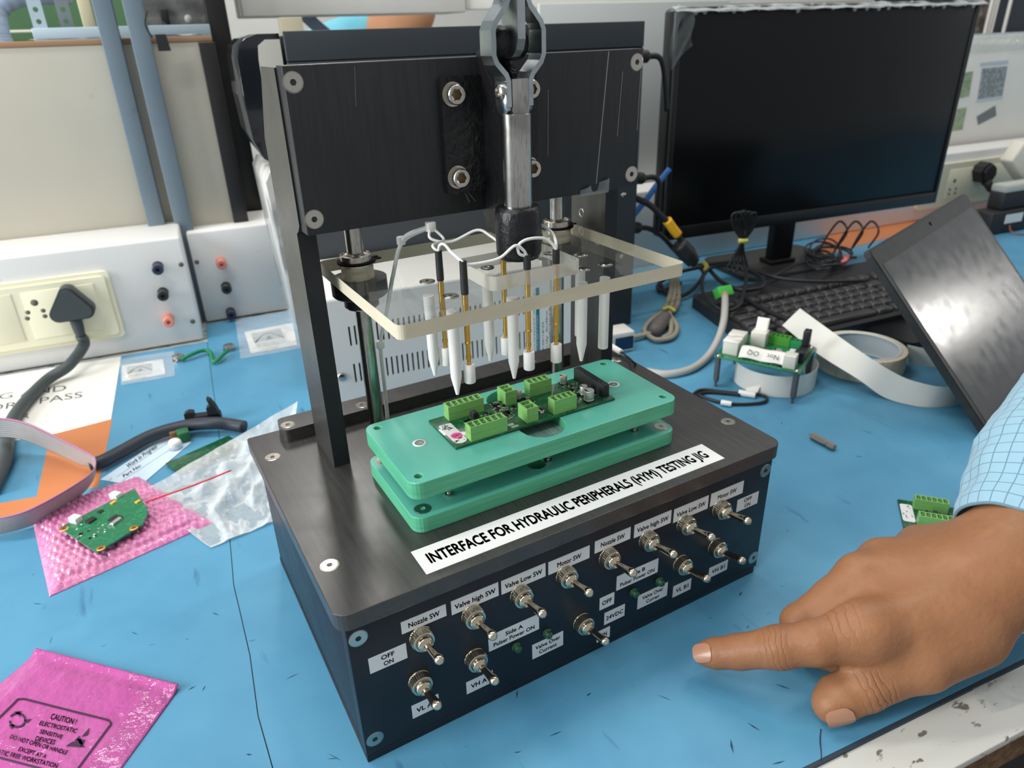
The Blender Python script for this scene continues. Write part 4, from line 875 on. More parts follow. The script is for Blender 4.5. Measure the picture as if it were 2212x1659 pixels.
def line(pts, w):
    n = len(pts)
    for (a, b) in zip(pts, pts[1:]):
        for k in range(6):
            p, q = (a[0]+(b[0]-a[0])*k/6, a[1]+(b[1]-a[1])*k/6), (a[0]+(b[0]-a[0])*(k+1)/6, a[1]+(b[1]-a[1])*(k+1)/6)
            dx, dy = q[0]-p[0], q[1]-p[1]; l = math.hypot(dx, dy); nx, ny = -dy/l*w, dx/l*w
            mb.add([pt(p[0]+nx, p[1]+ny), pt(q[0]+nx, q[1]+ny), pt(q[0]-nx, q[1]-ny), pt(p[0]-nx, p[1]-ny)], [[0, 1, 2, 3]])
line([(-40, 1588), (30, 1520), (38, 1511), (52, 1510), (150, 1535), (235, 1556), (241, 1563), (165, 1665), (158, 1672), (120, 1668), (-70, 1618)], 2.0)
line([(38+17*math.cos(math.radians(a)), 1556+15*math.sin(math.radians(a))) for a in range(-150, 200, 25)], 2.2)
for (a, b, c) in (((30, 1538), (44, 1548), (46, 1536)), ((52, 1556), (68, 1553), (60, 1562)), ((20, 1566), (26, 1576), (33, 1566))): mb.add([pt(*a), pt(*b), pt(*c)], [[0, 1, 2]])
for (a, b, c) in (((194, 1572), (176, 1592), (190, 1588)), ((172, 1590), (160, 1601), (182, 1612)), ((158, 1602), (142, 1612), (186, 1615)), ((166, 1596), (184, 1599), (176, 1614))): mb.add([pt(*a), pt(*b), pt(*c)], [[0, 1, 2]])
part('printed_marks', mb, m_print, ob)
def bagtext(items):
    mb = MB()
    for s, p0, p1, p2 in items:
        V, Fc = heavy(*glyphs(s), .016); a = min(v[0] for v in V); b = max(v[0] for v in V)
        mb.add([pt(p0[0]+(p1[0]-p0[0])*(v[0]-a)/(b-a)+(p2[0]-p0[0])*v[1]/.72, p0[1]+(p1[1]-p0[1])*(v[0]-a)/(b-a)+(p2[1]-p0[1])*v[1]/.72) for v in V], Fc)
    part('lettering', mb, m_print, ob)
bagtext([('CAUTION !', (108, 1553), (163, 1566), (113, 1541)), ('ELECTROSTATIC', (84, 1566), (164, 1584), (89, 1557)), ('SENSITIVE', (85, 1584), (133, 1597), (89, 1575)), ('DEVICES', (75, 1600), (117, 1609), (80, 1590)),
         ('DO NOT OPEN OR HANDLE', (21, 1596), (143, 1631), (26, 1587)), ('EXCEPT AT A', (39, 1622), (98, 1639), (44, 1613)), ('STATIC FREE WORKSTATION', (-18, 1626), (122, 1660), (-13, 1616))])

# pink bubble pouch
cb = [PX(66, 1108, 0), PX(300, 1030, 0), PX(462, 1130, 0), PX(107, 1290, 0)]
bub = []
g = random.Random(9)
for j in range(17):
    for i in range(20): bub.append(((i+.5*(j % 2)+.3)/20.3+g.uniform(-.008, .008), (j+.5)/17+g.uniform(-.008, .008), g.uniform(.8, 1.15)))
def pouch(u, v):
    p = bil(cb, u, v); e = min(u, 1-u, v, 1-v); h = 0
    for bu, bv, k in bub:
        dx = (u-bu)*20.3; dy = (v-bv)*17
        if abs(dx) < .6 and abs(dy) < .6:
            d = dx*dx+dy*dy; h = max(h, k*max(0, 1-d/.25)**.6)
    p.z = .5+5*min(1, e*9)+2.6*h*min(1, e*14); return p
m_bub = M('pink_bubble_film', (226, 130, 190), .18, trans=.25, bump=(260, .5), noise=[(9, (238, 150, 190), .4, .65, .7)])
o = part('bubble_pouch', MB().grid(pouch, 130, 110, .3), m_bub); tag(o, 'pink bubble wrap pouch under the small green board', 'bubble pouch')

# green board resting on the pouch
gb = thing('circuit_board', PX(230, 1130, 10), 'small green circuit board with gold ringed holes on the pink bubble pouch', 'circuit board')
c3 = [PX(130, 1143, 12), PX(292, 1058, 14), PX(322, 1108, 13), PX(308, 1137, 12), PX(212, 1196, 11), PX(203, 1192, 11)]
def lift(p, dz): return p+Vector((0, 0, dz))
n = len(c3); mb = MB().add([lift(p, 0) for p in c3]+[lift(p, 1.6) for p in c3], [list(range(n))[::-1], list(range(n, 2*n))]+[[k, (k+1) % n, n+(k+1) % n, n+k] for k in range(n)])
part('board', mb, m_pcb2, gb)
def on_b(px, py, h=13.6): return PX(px, py, h)
mgold = M('gold_ring', (222, 178, 96), .3, .8)
for px, py in ((138, 1142), (287, 1068), (289, 1140), (218, 1184)): part('mounting_hole', MB().lathe([(1.7, 0), (3.4, 0), (3.4, .15), (1.7, .15)], 18, T(*on_b(px, py))).lathe([(1.7, .05), (0, .05)], 18, T(*on_b(px, py)), m=1), [mgold, M('brown_hole', (110, 60, 30), .7)], gb)
def cube_at(nm, px, py, w, d, h, mat, rot=0, z=13.6): return part(nm, MB().box(-w/2, w/2, -d/2, d/2, 0, h, .2, M=T(*on_b(px, py, z)) @ R('Z', rot)), mat, gb)
cube_at('white_socket', 165, 1127, 6, 8, 5, m_nylon, 40); cube_at('white_socket', 252, 1076, 6, 8, 5, m_nylon, 40)
cube_at('processor', 250, 1122, 8, 8, 1.4, m_rubber, 35); cube_at('driver_chip', 197, 1126, 7, 5, 1.8, m_rubber, 35); cube_at('driver_chip', 218, 1107, 4, 4, 1.5, m_rubber, 35)
cube_at('crystal', 252, 1129, 9, 3.4, 2.4, m_smd, 42)
for px, py in ((246, 1089), (299, 1087)): cube_at('tantalum_capacitor', px, py, 4.5, 2.8, 2.2, M('yellow_tantalum', (226, 176, 66), .4), 35)
mb = MB(); g = random.Random(12)
for _ in range(90):
    px = g.uniform(165, 300); py = 1133-(px-165)*.45+g.uniform(-10, 48); 
    if py < 1075 or py > 1165 or py > 1190-(px-205)*.5: continue
    q = on_b(px, py, 13.2); w = g.uniform(.5, 1.2); mb.box(-w, w, -.5, .5, 0, .6, 0, g.choice([0, 0, 1, 2]), T(*q) @ R('Z', g.choice([35, 125])))
o = part('surface_components', mb, [m_smd, m_ink, m_silk], gb); o['kind'] = 'stuff'

# clear zip bag with red seal line
cz = [PX(296, 1060, 8), PX(640, 850, 20), PX(600, 1120, 3), PX(455, 1182, 2)]
zf = crumple(21, 40, 2.2, (3, 18))
def zbag(u, v):
    p = bil(cz, u, v); e = min(u, 1-u, v, 1-v); p.z = max(.6, p.z*.5+2+3.2*zf(u*1.2, v)*min(1, e*6+.15)+6*math.sin(u*3.1)*math.sin(v*3.1)); return p
m_zip = film('clear_zip_film', (240, 243, 243), .24, .08, (90, 1.0))
ob = part('zip_bag', MB().grid(zbag, 110, 90), m_zip); tag(ob, 'crumpled clear zip bag with a red seal line', 'plastic bag')
part('second_layer', MB().grid(lambda u, v: zbag(u, v)-Vector((0, 0, .4)) if zbag(u, v).z > 1.2 else zbag(u, v), 40, 30), m_zip, ob)
part('red_seal', MB().tube([PX(316, 1084, 13), PX(380, 1062, 14), PX(440, 1040, 15), PX(499, 1016, 16)], .7, 6), M('red_seal_line', (226, 52, 60), .4), ob)
# blue-white progress card
o = quad('progress_card', [(217, 1036), (361, 941), (414, 955), (300, 1052)], .4, .25, M('pale_blue_card', (206, 226, 242), .6)); tag(o, "pale blue 'Work In Progress' card poking out of the zip bag", 'card')
pxtext('lettering', [('Work In Progress', (276, 1012), (340, 967), (272, 1003)), ('Part No:', (268, 1032), (306, 1007), (264, 1026))], .75, m_grey_ink, o, .02)
mb = MB()
for a, b in (((252, 1030), (372, 950)), ((242, 1032), (236, 1038)), ((262, 1040), (392, 955))): 
    A, B = PX(*a, .7), PX(*b, .7); nn = (B-A).normalized().cross(Vector((0, 0, 1)))*.25; mb.add([A+nn, B+nn, B-nn, A-nn], [[0, 1, 2, 3]])
part('ruled_lines', mb, m_grey_ink, o)
# board inside the bag
ib = thing('bagged_board', PX(430, 960, 2), 'dark green board with a white connector inside the clear zip bag', 'circuit board')
part('board', MB().box(-30, 34, -14, 14, 0, 1.6, .2, M=T(*PX(440, 985, 2)) @ R('Z', 20)), m_pcb, ib)
part('white_connector', MB().lathe([(0, 0), (6, 0), (6, 6), (4.5, 8), (0, 8)], 16, T(*PX(380, 966, 2))), m_nylon, ib)
part('brown_part', MB().box(-4, 4, -4, 4, 0, 8, 1, M=T(*PX(378, 946, 2))), M('brown_component', (120, 88, 60), .5), ib)
part('green_part', MB().box(-5, 6, -5, 7, 0, 10, 1, M=T(*PX(398, 950, 2))), M('dark_green_part', (38, 104, 66), .5), ib)
# black header and black cable
hb = thing('ribbon_header', PX(445, 900, 0), 'black ribbon cable header lying at the mat seam', 'connector')
q0, q1 = PX(404, 915, 3), PX(480, 905, 3); fh = frame(q0, q1-q0, (0, 0, 1))
part('body', MB().box(0, (q1-q0).length, 0, 9, -4, 4, .5, M=fh), m_rubber, hb)
part('latch', MB().prism([(0, 0), (12, 0), (9, 12), (5, 20), (2, 22), (4, 14), (0, 12)], -4, 4, fh @ T((q1-q0).length-12, 4, 0)), m_rubber, hb); part('latch', MB().prism([(0, 0), (9, 0), (9, 9), (4, 10), (0, 8)], -4, 4, fh @ T(0, 4, 0)), m_rubber, hb)
o = part('black_cable', MB().tube([PX(196, 1004, 7), PX(222, 996, 8), PX(262, 975, 8), PX(330, 940, 9), PX(400, 920, 10), PX(460, 914, 12), PX(496, 917, 9), PX(528, 922, 7.5)], 6.2, 12), M('dark_blue_black_cable', (46, 52, 62), .45)); tag(o, 'thick black cable arching from the ribbon cable to the zip bag', 'cable')
# grey ribbon cable: loop standing on edge
m_rib = M('grey_ribbon_jacket', (176, 170, 166), .5, noise=[(16, (160, 152, 148), .4, .65, .5)])
top = [(-80, 905, 44), (0, 903, 44), (60, 915, 42), (130, 948, 32), (190, 978, 26), (206, 992, 26), (200, 1018, 28), (160, 1048, 28), (90, 1088, 26), (30, 1112, 22), (-60, 1128, 18)]
bot = [(-80, 945, 17), (0, 944, 17), (50, 950, 16), (110, 974, 6), (170, 1002, 4), (203, 1012, 4), (199, 1040, 4), (165, 1078, 4), (100, 1120, 3), (40, 1144, 2), (-60, 1166, 1.5)]
rc = thing('ribbon_cable', PX(120, 960, 0), 'grey ribbon cable looping over the orange tape', 'cable')
A = [PX(*p) for p in top]; B = [PX(*p) for p in bot]
NW = 10
for k in range(NW):
    a, b = k/NW, (k+.86)/NW
    part('conductor', MB().ribbon([p.lerp(q, a) for p, q in zip(A, B)], [p.lerp(q, b) for p, q in zip(A, B)], 1.0, sub=5), m_rib if k else M('magenta_stripe', (176, 120, 150), .5), rc)
# ------------------------------------------------------------------ keyboard
KF0 = frame((578, 262, 0), (math.cos(math.radians(-6)), math.sin(math.radians(-6)), 0), (math.sin(math.radians(6)), math.cos(math.radians(6)), 0))
kb = thing('keyboard', (790, 330, 0), 'black desktop keyboard under the cables before the monitor', 'keyboard', rotz=math.radians(-6))
m_kb = M('black_keyboard_case', (40, 41, 44), .5); m_key = M('dark_grey_keycap', (62, 62, 62), .4)
part('case', MB().prism([(0, 0), (430, 0), (436, 8), (436, 178), (430, 186), (44, 186), (36, 178), (4, 20)], .1, 15, KF0), m_kb, kb)
def keycap(w, d=15.6, h=6.5):
    mb = MB(); bm = bmesh.new(); bmesh.ops.create_cube(bm, size=1)
    for v in bm.verts:
        t = v.co.z > 0; k = 1.6 if t else 0
        v.co = Vector((v.co.x*2*(w/2-k), v.co.y*2*(d/2-k), h if t else 0))
    bmesh.ops.bevel(bm, geom=bm.edges[:], offset=.7, segments=1, affect='EDGES'); mb.bm(bm, 0, None, True); return mb.mesh('key', [m_key])
K1, K15, K2, K6 = keycap(16.4), keycap(25.5), keycap(35), keycap(111)
rows = []
y = 18; rows.append((y, [(K15, 14, 28), (K1, 42, 0), (K15, 62, 0), (K6, 130, 0), (K15, 202, 0), (K1, 228, 0), (K1, 247, 0), (K15, 270, 0)]))
for r, off in ((1, 44), (2, 34), (3, 29), (4, 20)):
    L_ = [(K2 if r == 1 else K15, 20 if r == 1 else 16, 0)]+[(K1, off+18.8*k+(10 if r == 1 else 0), 0) for k in range(12)]+[(K15 if r > 1 else K2, off+18.8*12+10, 0)]; rows.append((y+19*r, L_))
rows.append((y+19*5+9, [(K1, 20+20*k, 0) for k in range(13)]))
for ry, L_ in rows:
    for me, x, _ in L_:
        if me is not None: link('key', me, kb, KF0 @ T(x+6+ry*.2, ry, 15.05))
    for k in range(3): link('key', K1, kb, KF0 @ T(318+19*k, ry, 15.05))
    for k in range(3): link('key', K1, kb, KF0 @ T(380+19*k, ry, 15.05)) if ry < 110 else None
lg = M('pale_legend', (150, 152, 154), .5)
mb = MB(); g = random.Random(5); V0 = {c: glyphs(c) for c in 'QWERTYASDFGHZXCVBNM<-'}
for ry, L_ in rows[1:5]:
    for me, x, _ in L_:
        if me is K1:
            V, Fc = V0[g.choice('QWERTYASDFGHZXCVBNM')]; mb.add([KF0 @ Vector((x+6+ry*.2-4.5+v[0]*4.2, ry+.5+v[1]*4.2, 21.65)) for v in V], Fc)
part('key_legends', mb, lg, kb)

# black pad in front of the keyboard
a = PX(1848, 702, 6); b = PX(1950, 673, 6)
FP = frame((a.x, a.y, 0), (b-a), Vector((0, 0, 1)).cross(b-a))
o = part('black_pad', MB().prism(rrect(0, 130, -78, 0, 8), .1, 8, FP), M('gloss_black_pad', (22, 23, 26), .25)); tag(o, 'flat black touch pad lying before the keyboard', 'touch pad')

# ------------------------------------------------------------------ laptop
a = PX(1880, 545, 155); b = PX(2085, 422, 155); w = (b-a).normalized(); LW = (b-a).length
h0 = Vector((611, 16, 4)); up = (a-h0); up = (up-w*up.dot(w)).normalized(); LH = (a-h0).length-3
LF = frame(a, w, -up)                                            # local x along top edge, y down the screen, z
lap = thing('laptop', (760, 60, 0), 'black laptop at the right edge, its grey-mottled screen leaning back', 'laptop')
zs = 1 if (LF.to_3x3() @ Vector((0, 0, 1))).dot(Vector(CAM)-a) > 0 else -1
m_lid = M('laptop_lid_plastic', (44, 46, 46), .5, noise=[(90, (56, 58, 57), .4, .6, .5)])
def lz(z0, z1): return (min(z0*zs, z1*zs), max(z0*zs, z1*zs))
part('lid', MB().prism(rrect(-3, LW+3, -3, LH, 7), *lz(-6, 0), LF), m_lid, lap)
part('bezel', MB().prism(rrect(-1, LW+1, -1, LH, 6), *lz(.02, 1), LF), m_lid, lap)
part('display', MB().box(6, LW-6, 16, LH-8, *lz(1.01, 1.3), 0, M=LF), M('mottled_laptop_display', (22, 24, 26), .2, spec=.9, noise=[(9, (58, 60, 58), .45, .75, .6)], rvar=.12), lap)  # dark display colour blotched with lighter grey
nb = Vector((w.y, -w.x, 0)); part('base', MB().prism(rrect(-3, LW+3, 9, 232, 8), .1, 14, frame((h0.x, h0.y, 0), w, nb) @ Matrix.Diagonal((1, 1, -1, 1))), m_lid, lap)
part('webcam', MB().lathe([(2.2, 0), (2.2, .4), (0, .4)], 14, LF @ T(LW*.52, 7, 1.05 if zs > 0 else -1.45)), m_dark, lap)
part('hinge', MB().box(20, LW-20, LH-8, LH-.5, *lz(-8, -6.1), .5, M=LF), m_rubber, lap)

# ------------------------------------------------------------------ interface board on plastic standoffs
hB = 36.5; c4 = [PX(1543, 769, hB), PX(1729, 806, hB), PX(1760, 754, hB), PX(1598, 716, hB)]
IB = frame(c4[0], c4[1]-c4[0], c4[3]-c4[0]); BL = (c4[1]-c4[0]).length; BD = ((c4[3]-c4[0]).length+(c4[2]-c4[1]).length)/2
ib = thing('interface_board', ((c4[0]+c4[2])/2)*1.0-Vector((0, 0, hB)), 'green interface board with white sockets standing on grey plastic posts', 'circuit board')
part('board', MB().box(0, BL, 0, BD, -1.6, 0, .15, M=IB), m_pcb2, ib)
for x, y in ((3.5, 3.5), (BL-4, 3.5), (3.5, BD-4), (BL-4, BD-4)):
    q = part('standoff', MB().lathe([(0, -hB), (1.5, -hB+.05), (1.5, -hB+5), (3.2, -hB+8), (3.2, -1.7), (0, -1.7)], 6, IB @ T(x, y, 0), smooth=False), M('grey_nylon_post', (82, 86, 90), .5), ib)
    part('screw_head', MB().lathe([(2.6, 0), (2.4, 1.2), (0, 1.5)], 12, IB @ T(x, y, .02)), m_steel, q)
m_sock = M('white_socket_plastic', (222, 220, 208), .45)
def sock(x0, x1, y0, y1, h, nm='white_socket', mat=m_sock): return part(nm, MB().box(x0, x1, y0, y1, .02, h, .6, M=IB), mat, ib)
s1 = sock(5, 21, 10, 26, 15); sock(3, 20, 34, 50, 14); s3 = sock(24, 40, 46, 62, 16); sock(BL-19, BL-7, 4, 17, 14)
part('paper_wrap', MB().grid(lambda u, v: IB @ Vector((4.5+u*17, 9.4+v*17.4, 15.2+.8*math.sin(u*5)*math.sin(v*4))), 8, 8, .2), m_paper, s1)
part('paper_flap', MB().grid(lambda u, v: IB @ Vector((26+u*13, 55+v*5, 16.2+v*13)), 6, 6, .2), m_paper, s3)
mats = [M('mid_green_connector', (80, 160, 60), .4), m_conn_in, m_smd]
terminal(ib, IB @ T(41, BD-14, 0), 4, 5.0, 9, 10, mats=mats); terminal(ib, IB @ T(62, BD-13, 0), 3, 5.0, 8, 8, mats=[M('teal_green_connector', (52, 150, 96), .4), m_conn_in, m_smd])
sock(BL-12, BL-3, 22, 56, 10, 'pin_header', m_rubber); part('header_latch', MB().box(BL-11, BL-4, 46, 56, 10, 27, 1, M=IB).box(BL-12, BL-2, 20, 26, 10, 14, 1, M=IB), m_rubber, ib)
sock(38, 50, 26, 37, 4, 'relay', m_rubber); elcap(ib, 58, 27, 0, 4.4, 9, IB); sock(66, 72, 22, 52, 3, 'white_strip', m_label)
ps_ = part('marked_tape', MB().grid(lambda u, v: IB @ Vector((24+u*46, 4+v*14+2*math.sin(u*3), 2.4+8.2*math.sin(min(1, v*1.25)*1.57)+.7*math.sin(u*9))), 20, 10, .2), m_paper, ib)
text('handwriting', [('Not', 30, 42, 0, 4), ('OQ', 50, 62, 0, 4)], lambda x, y: IB @ Vector((94-x, 8.5-y*1.0, 10.6-y*.95)), m_ink, ps_, .0)
smds(ib, [(6, BL-22, 2, 8), (44, 60, 18, 26), (BL-34, BL-22, 4, 30), (4, 30, 26, 34)], 60, IB, .02, 8)

# ------------------------------------------------------------------ label roll, strips
tr = thing('label_roll', (655, 187, 0), 'roll of white labels lying before the keyboard', 'label roll')
part('wound_labels', MB().lathe([(40, 0.1), (46, .1), (46, 24), (45.6, 24.6), (40.5, 24.8), (40, 24)], 48, T(655, 187, 0)), M('roll_cream_paper', (226, 218, 196), .6, noise=[(300, (205, 190, 160), .45, .6, .6, (1, 1, .05))]), tr, auto=40)
part('core', MB().lathe([(37, .1), (39.9, .1), (39.9, 25), (38, 25.2), (37, 24.6)], 48, T(655, 187, 0)), M('grey_white_core', (206, 208, 208), .5), tr, auto=40)
mb = MB()
for k in range(4):
    for r in range(6):
        a0 = math.radians(215+k*9+r*0.9); 
        for q in range(5):
            z0 = 4+q*3.4; a1 = a0+.011; mb.add([(655+46.1*math.cos(a), 187+46.1*math.sin(a), z) for a, z in ((a0, z0), (a1, z0), (a1, z0+2.2+rnd.uniform(-1, .8)), (a0, z0+2.2))], [[0, 1, 2, 3]])
part('faint_print', mb, M('grey_blue_print', (128, 140, 150), .6), tr)
m_strip = M('translucent_backing_paper', (226, 226, 218), .5, noise=[(10, (214, 215, 208), .4, .7, .4)])
A = [(1728, 666, 44), (1794, 714, 47), (1875, 770, 40), (1945, 812, 28), (1997, 829, 24.5), (2039, 836, 24), (2080, 832, 24), (2120, 812, 24), (2100, 778, 24), (2030, 760, 24), (1960, 745, 24)]
B = [(1690, 703, 38), (1766, 764, 32), (1852, 818, 18), (1908, 857, 3), (1962, 874, .5), (2015, 880, .5), (2065, 872, .5), (2112, 850, .5), (2095, 812, .5), (2030, 796, .5), (1962, 785, .5)]
o = part('backing_strip', MB().ribbon([PX(*p) for p in A], [PX(*p) for p in B], .25, sub=6), m_strip, auto=40); tag(o, 'long curling strip of white label backing beside the laptop screen', 'paper strip')
cx, cy, rr_ = 547, 214, 43
A = [Vector((cx+rr_*math.cos(math.radians(a))*1.0, cy+rr_*math.sin(math.radians(a)), 24.5)) for a in range(150, 400, 14)]; B = [Vector((p.x, p.y, .2)) for p in A]
o = part('paper_loop', MB().ribbon(A, B, .25, sub=3), m_strip, auto=40); tag(o, 'loop of white label backing standing under the interface board', 'paper strip')

# driver bit
p0, p1 = PX(1754, 941, 3.4), PX(1803, 967, 3.4); d = (p1-p0); FB = axis_to(p0, d); Lb = d.length
o = part('driver_bit', MB().lathe([(0, -4), (.6, -3.8), (1.0, 0), (3.5, .3), (3.5, Lb*.55), (2.5, Lb*.62), (2.5, Lb*.66), (3.5, Lb*.74), (3.5, Lb-1), (2.8, Lb), (0, Lb)], 6, FB, smooth=False), M('worn_tool_steel', (150, 145, 138), .4, .5)); tag(o, 'short steel hex driver bit on the blue mat', 'driver bit')

# green board by the hand
s0, s1, s2 = PX(1952, 1137, 2), PX(2092, 1160, 2), PX(1977, 1082, 2)
SF = frame((s0.x, s0.y, .1), Vector((s1.x-s0.x, s1.y-s0.y, 0)), Vector((s2.x-s0.x, s2.y-s0.y, 0)))
sb = thing('circuit_board', PX(2000, 1120, 0), 'green circuit board with two terminal strips half hidden behind the hand', 'circuit board')
part('board', MB().box(0, 92, 0, 38, 0, 1.6, .15, M=SF), m_pcb, sb)
terminal(sb, SF @ T(10, 4, 1.6), 6, 3.81, 7.2, 9.4); terminal(sb, SF @ T(10, 27, 1.6), 6, 3.81, 7.2, 9.4); terminal(sb, SF @ T(48, 4, 1.6), 4); terminal(sb, SF @ T(48, 27, 1.6), 4)
st = part('inspection_sticker', MB().prism(rrect(.6, 9.6, 8, 32, 2), 1.62, 1.75, SF), m_label, sb); mb = MB()
for k in range(12):
    x, y = rnd.uniform(2, 8), rnd.uniform(10, 30); mb.tube([SF @ Vector((x, y, 1.85)), SF @ Vector((x+rnd.uniform(-1, 1), y+rnd.uniform(-2, 2), 1.85)), SF @ Vector((x+rnd.uniform(-1.4, 1.4), y+rnd.uniform(-1, 1), 1.85))], .16, 4, sub=2)
part('scribble', mb, m_ink, st); part('jumper', MB().box(22, 25, 17, 20, 1.6, 8, .4, M=SF), m_rubber, sb)
smds(sb, [(12, 44, 13, 26)], 40, SF, 1.6, 4)

# white printed strip and clear sleeve at the front right
o = quad('printed_strip', [(2162, 1386), (2192, 1345), (2320, 1290), (2320, 1330)], .05, .25, m_label); tag(o, "white strip printed 'INI' on the mat at the right edge", 'label')
pxtext('lettering', [('INTE', (2208, 1352), (2270, 1324), (2190, 1330))], .4, m_ink, o, .0)
cz2 = [PX(2100, 1490, 0), PX(2260, 1418, 0), PX(2290, 1490, 0), PX(2142, 1540, 0)]; cf2 = crumple(33, 14, .8)
o = part('clear_sleeve', MB().grid(lambda u, v: bil(cz2, u, v)+Vector((0, 0, .8+max(0, cf2(u, v))*1.2*min(1, 8*min(u, 1-u, v, 1-v)))), 24, 16), film('clear_sleeve_film', (225, 230, 230), .12, .08, (50, .8))); tag(o, 'clear plastic sleeve on the white bench edge', 'plastic sleeve')

# ------------------------------------------------------------------ cables at the right
def cable(pts, r, lab, mat=m_cable, nm='cable', seg=8, **k): return tag(part(nm, MB().tube(pts, r, seg, **k), mat), lab, 'cable')
VC = 500
for (px, py, L_, lab) in ((1395, 122, [(1420, 122), (1432, 140), (1438, 190), (1440, 240)], 'black cable leaving the top right of the black case'), (1386, 385, [(1412, 383), (1424, 396), (1422, 440), (1420, 500)], 'black cable leaving the black case at mid height'), (1378, 492, [(1402, 494), (1430, 510), (1462, 545), (1490, 572)], 'black cable leaving the black case near the acrylic plate')):
    p = PV(px, py, 520); cbl = thing('plugged_cable', p, lab, 'cable')
    q = PV(px-22, py, 520); part('plug', MB().tube([q, p, PV(px+6, py, 520)], [7.5, 7.5, 5], 10), m_rubber, cbl)
    part('cord', MB().tube([PV(px+2, py, 520)]+[PV(x, y, 520) for x, y in L_], 3.4, 8), m_cable, cbl)
cable([PV(1446, 365, 560), PV(1420, 398, 560), PV(1395, 432, 560), PV(1366, 468, 560)], 4, 'blue cable running behind the black case', M('blue_cable', (54, 122, 196), .4))
yc = thing('video_cable', PV(1455, 500, 505), 'black cable with a bright yellow sleeve and moulded plug', 'cable')
part('cord', MB().tube([PV(1372, 428, 520), PV(1402, 442, 515), PV(1425, 462, 508), PV(1440, 478, 505), PV(1468, 514, 503), PV(1476, 530, 500)], 4, 8), m_cable, yc)
part('yellow_sleeve', MB().tube([PV(1441, 476, 504), PV(1452, 492, 504), PV(1464, 507, 504)], 6.4, 12), M('yellow_sleeve', (244, 180, 30), .4), yc)
part('moulded_plug', MB().tube([PV(1466, 528, 500), PV(1484, 548, 498), PV(1500, 566, 496)], [11, 12, 8], 10), m_rubber, yc)
cb1 = thing('cable_bundle', PX(1600, 575, 16), 'upright bundle of thin black cable loops tied with a yellow twist tie', 'cable')
vb = 505
for k in range(5):
    a = -14+7*k; mb = MB().tube([PV(1603, 520, vb), PV(1596+a*.9, 488, vb+k), PV(1602+a*1.4, 458+abs(a)*.4, vb-k), PV(1616+a*1.2, 462, vb-4), PV(1620+a*.6, 490, vb-2), PV(1608, 518, vb)], 1.7, 6, sub=6); part('loop', mb, m_cable, cb1)
    part('tail', MB().tube([PV(1605, 522, vb), PV(1598+a*.6, 545, vb), PV(1594+a*1.4, 572, vb-2), PV(1590+a*2, 586, vb-6)], 1.7, 6), m_cable, cb1)
part('twist_tie', MB().tube([PV(1596, 520, vb-6), PV(1605, 521, vb-7), PV(1613, 520, vb-6)], 3.2, 8), M('yellow_tie', (214, 206, 104), .5), cb1)
cable([PX(1608, 565, 30), PX(1612, 600, 32), PX(1606, 630, 34), PX(1596, 660, 30), PX(1572, 671, 26), PX(1540, 660, 26), PX(1518, 630, 28), PX(1520, 596, 30), PX(1545, 576, 30), PX(1600, 576, 30), PX(1680, 600, 27), PX(1760, 608, 26), PX(1870, 606, 26)], 2.4, 'thin black cable looping over the keyboard and the grey connector cable')
cable([PX(1495, 573, 20), PX(1540, 570, 26), PX(1590, 566, 28), PX(1612, 574, 28)], 2.6, 'short black cable passing through the yellow twist tie by the acrylic plate')
cable([PX(1470, 612, 8), PX(1428, 628, 6), PX(1424, 612, 8), PX(1460, 590, 14), PX(1508, 578, 20), PX(1525, 573, 24)], 3, 'black cable loop on the mat just right of the acrylic plate')
cable([PX(1500, 570, 22), PX(1520, 590, 16), PX(1500, 622, 10), PX(1470, 640, 7), PX(1440, 632, 6), PX(1425, 612, 7)], 3, 'outer black cable loop on the mat right of the acrylic plate')
cable([PX(1530, 580, 26), PX(1560, 610, 26), PX(1600, 626, 26), PX(1640, 622, 27), PX(1650, 606, 27), PX(1620, 586, 28), PX(1560, 572, 28)], 3, 'oval coil of black cable on the keyboard corner')
cable([PX(1600, 640, 24), PX(1650, 668, 24), PX(1700, 690, 24), PX(1716, 700, 24)], 3.2, 'black cable lying across the keyboard toward the paper strip')
cable([PX(1668, 598, 24), PX(1720, 572, 26), PX(1790, 558, 26), PX(1850, 556, 26)], 2.2, 'thin black cable crossing the keyboard top toward the laptop screen')
o = part('twist_tie', MB().tube([PX(1519, 566, 31), PX(1526, 574, 30), PX(1524, 586, 24)], 3.4, 8), M('yellow_tie', (214, 206, 104))); tag(o, 'yellow twist tie on the cables beside the acrylic plate', 'twist tie')
# coil under the monitor
cu_ = thing('cable_coil', PX(1790, 555, 12), 'tangled coil of thin black cable under the monitor', 'cable'); g = random.Random(8)
for k in range(7):
    c = (1780+g.uniform(-25, 45), 548+g.uniform(-10, 14)); rx, ry = g.uniform(26, 52), g.uniform(10, 26); ph = g.uniform(0, 6)
    part('loop', MB().tube([PX(c[0]+rx*math.cos(a+ph), c[1]+ry*math.sin(a+ph), 22+9*math.sin(a*1.0+ph)) for a in [6.28*i/8 for i in range(8)]], 1.7, 6, closed=True), m_cable, cu_)
for k in range(3):
    x = 1800+k*34; part('hanging_lead', MB().tube([PX(x-30, 540, 26), PX(x-10, 505, 45), PX(x+14, 478, 70), PX(x+30, 500, 60), PX(x+8, 535, 26)], 1.6, 6), m_cable, cu_)
part('pink_plug', MB().tube([PX(1822, 568, 26), PX(1829, 556, 26)], 5, 8), M('pink_plug', (206, 110, 112), .5), cu_)
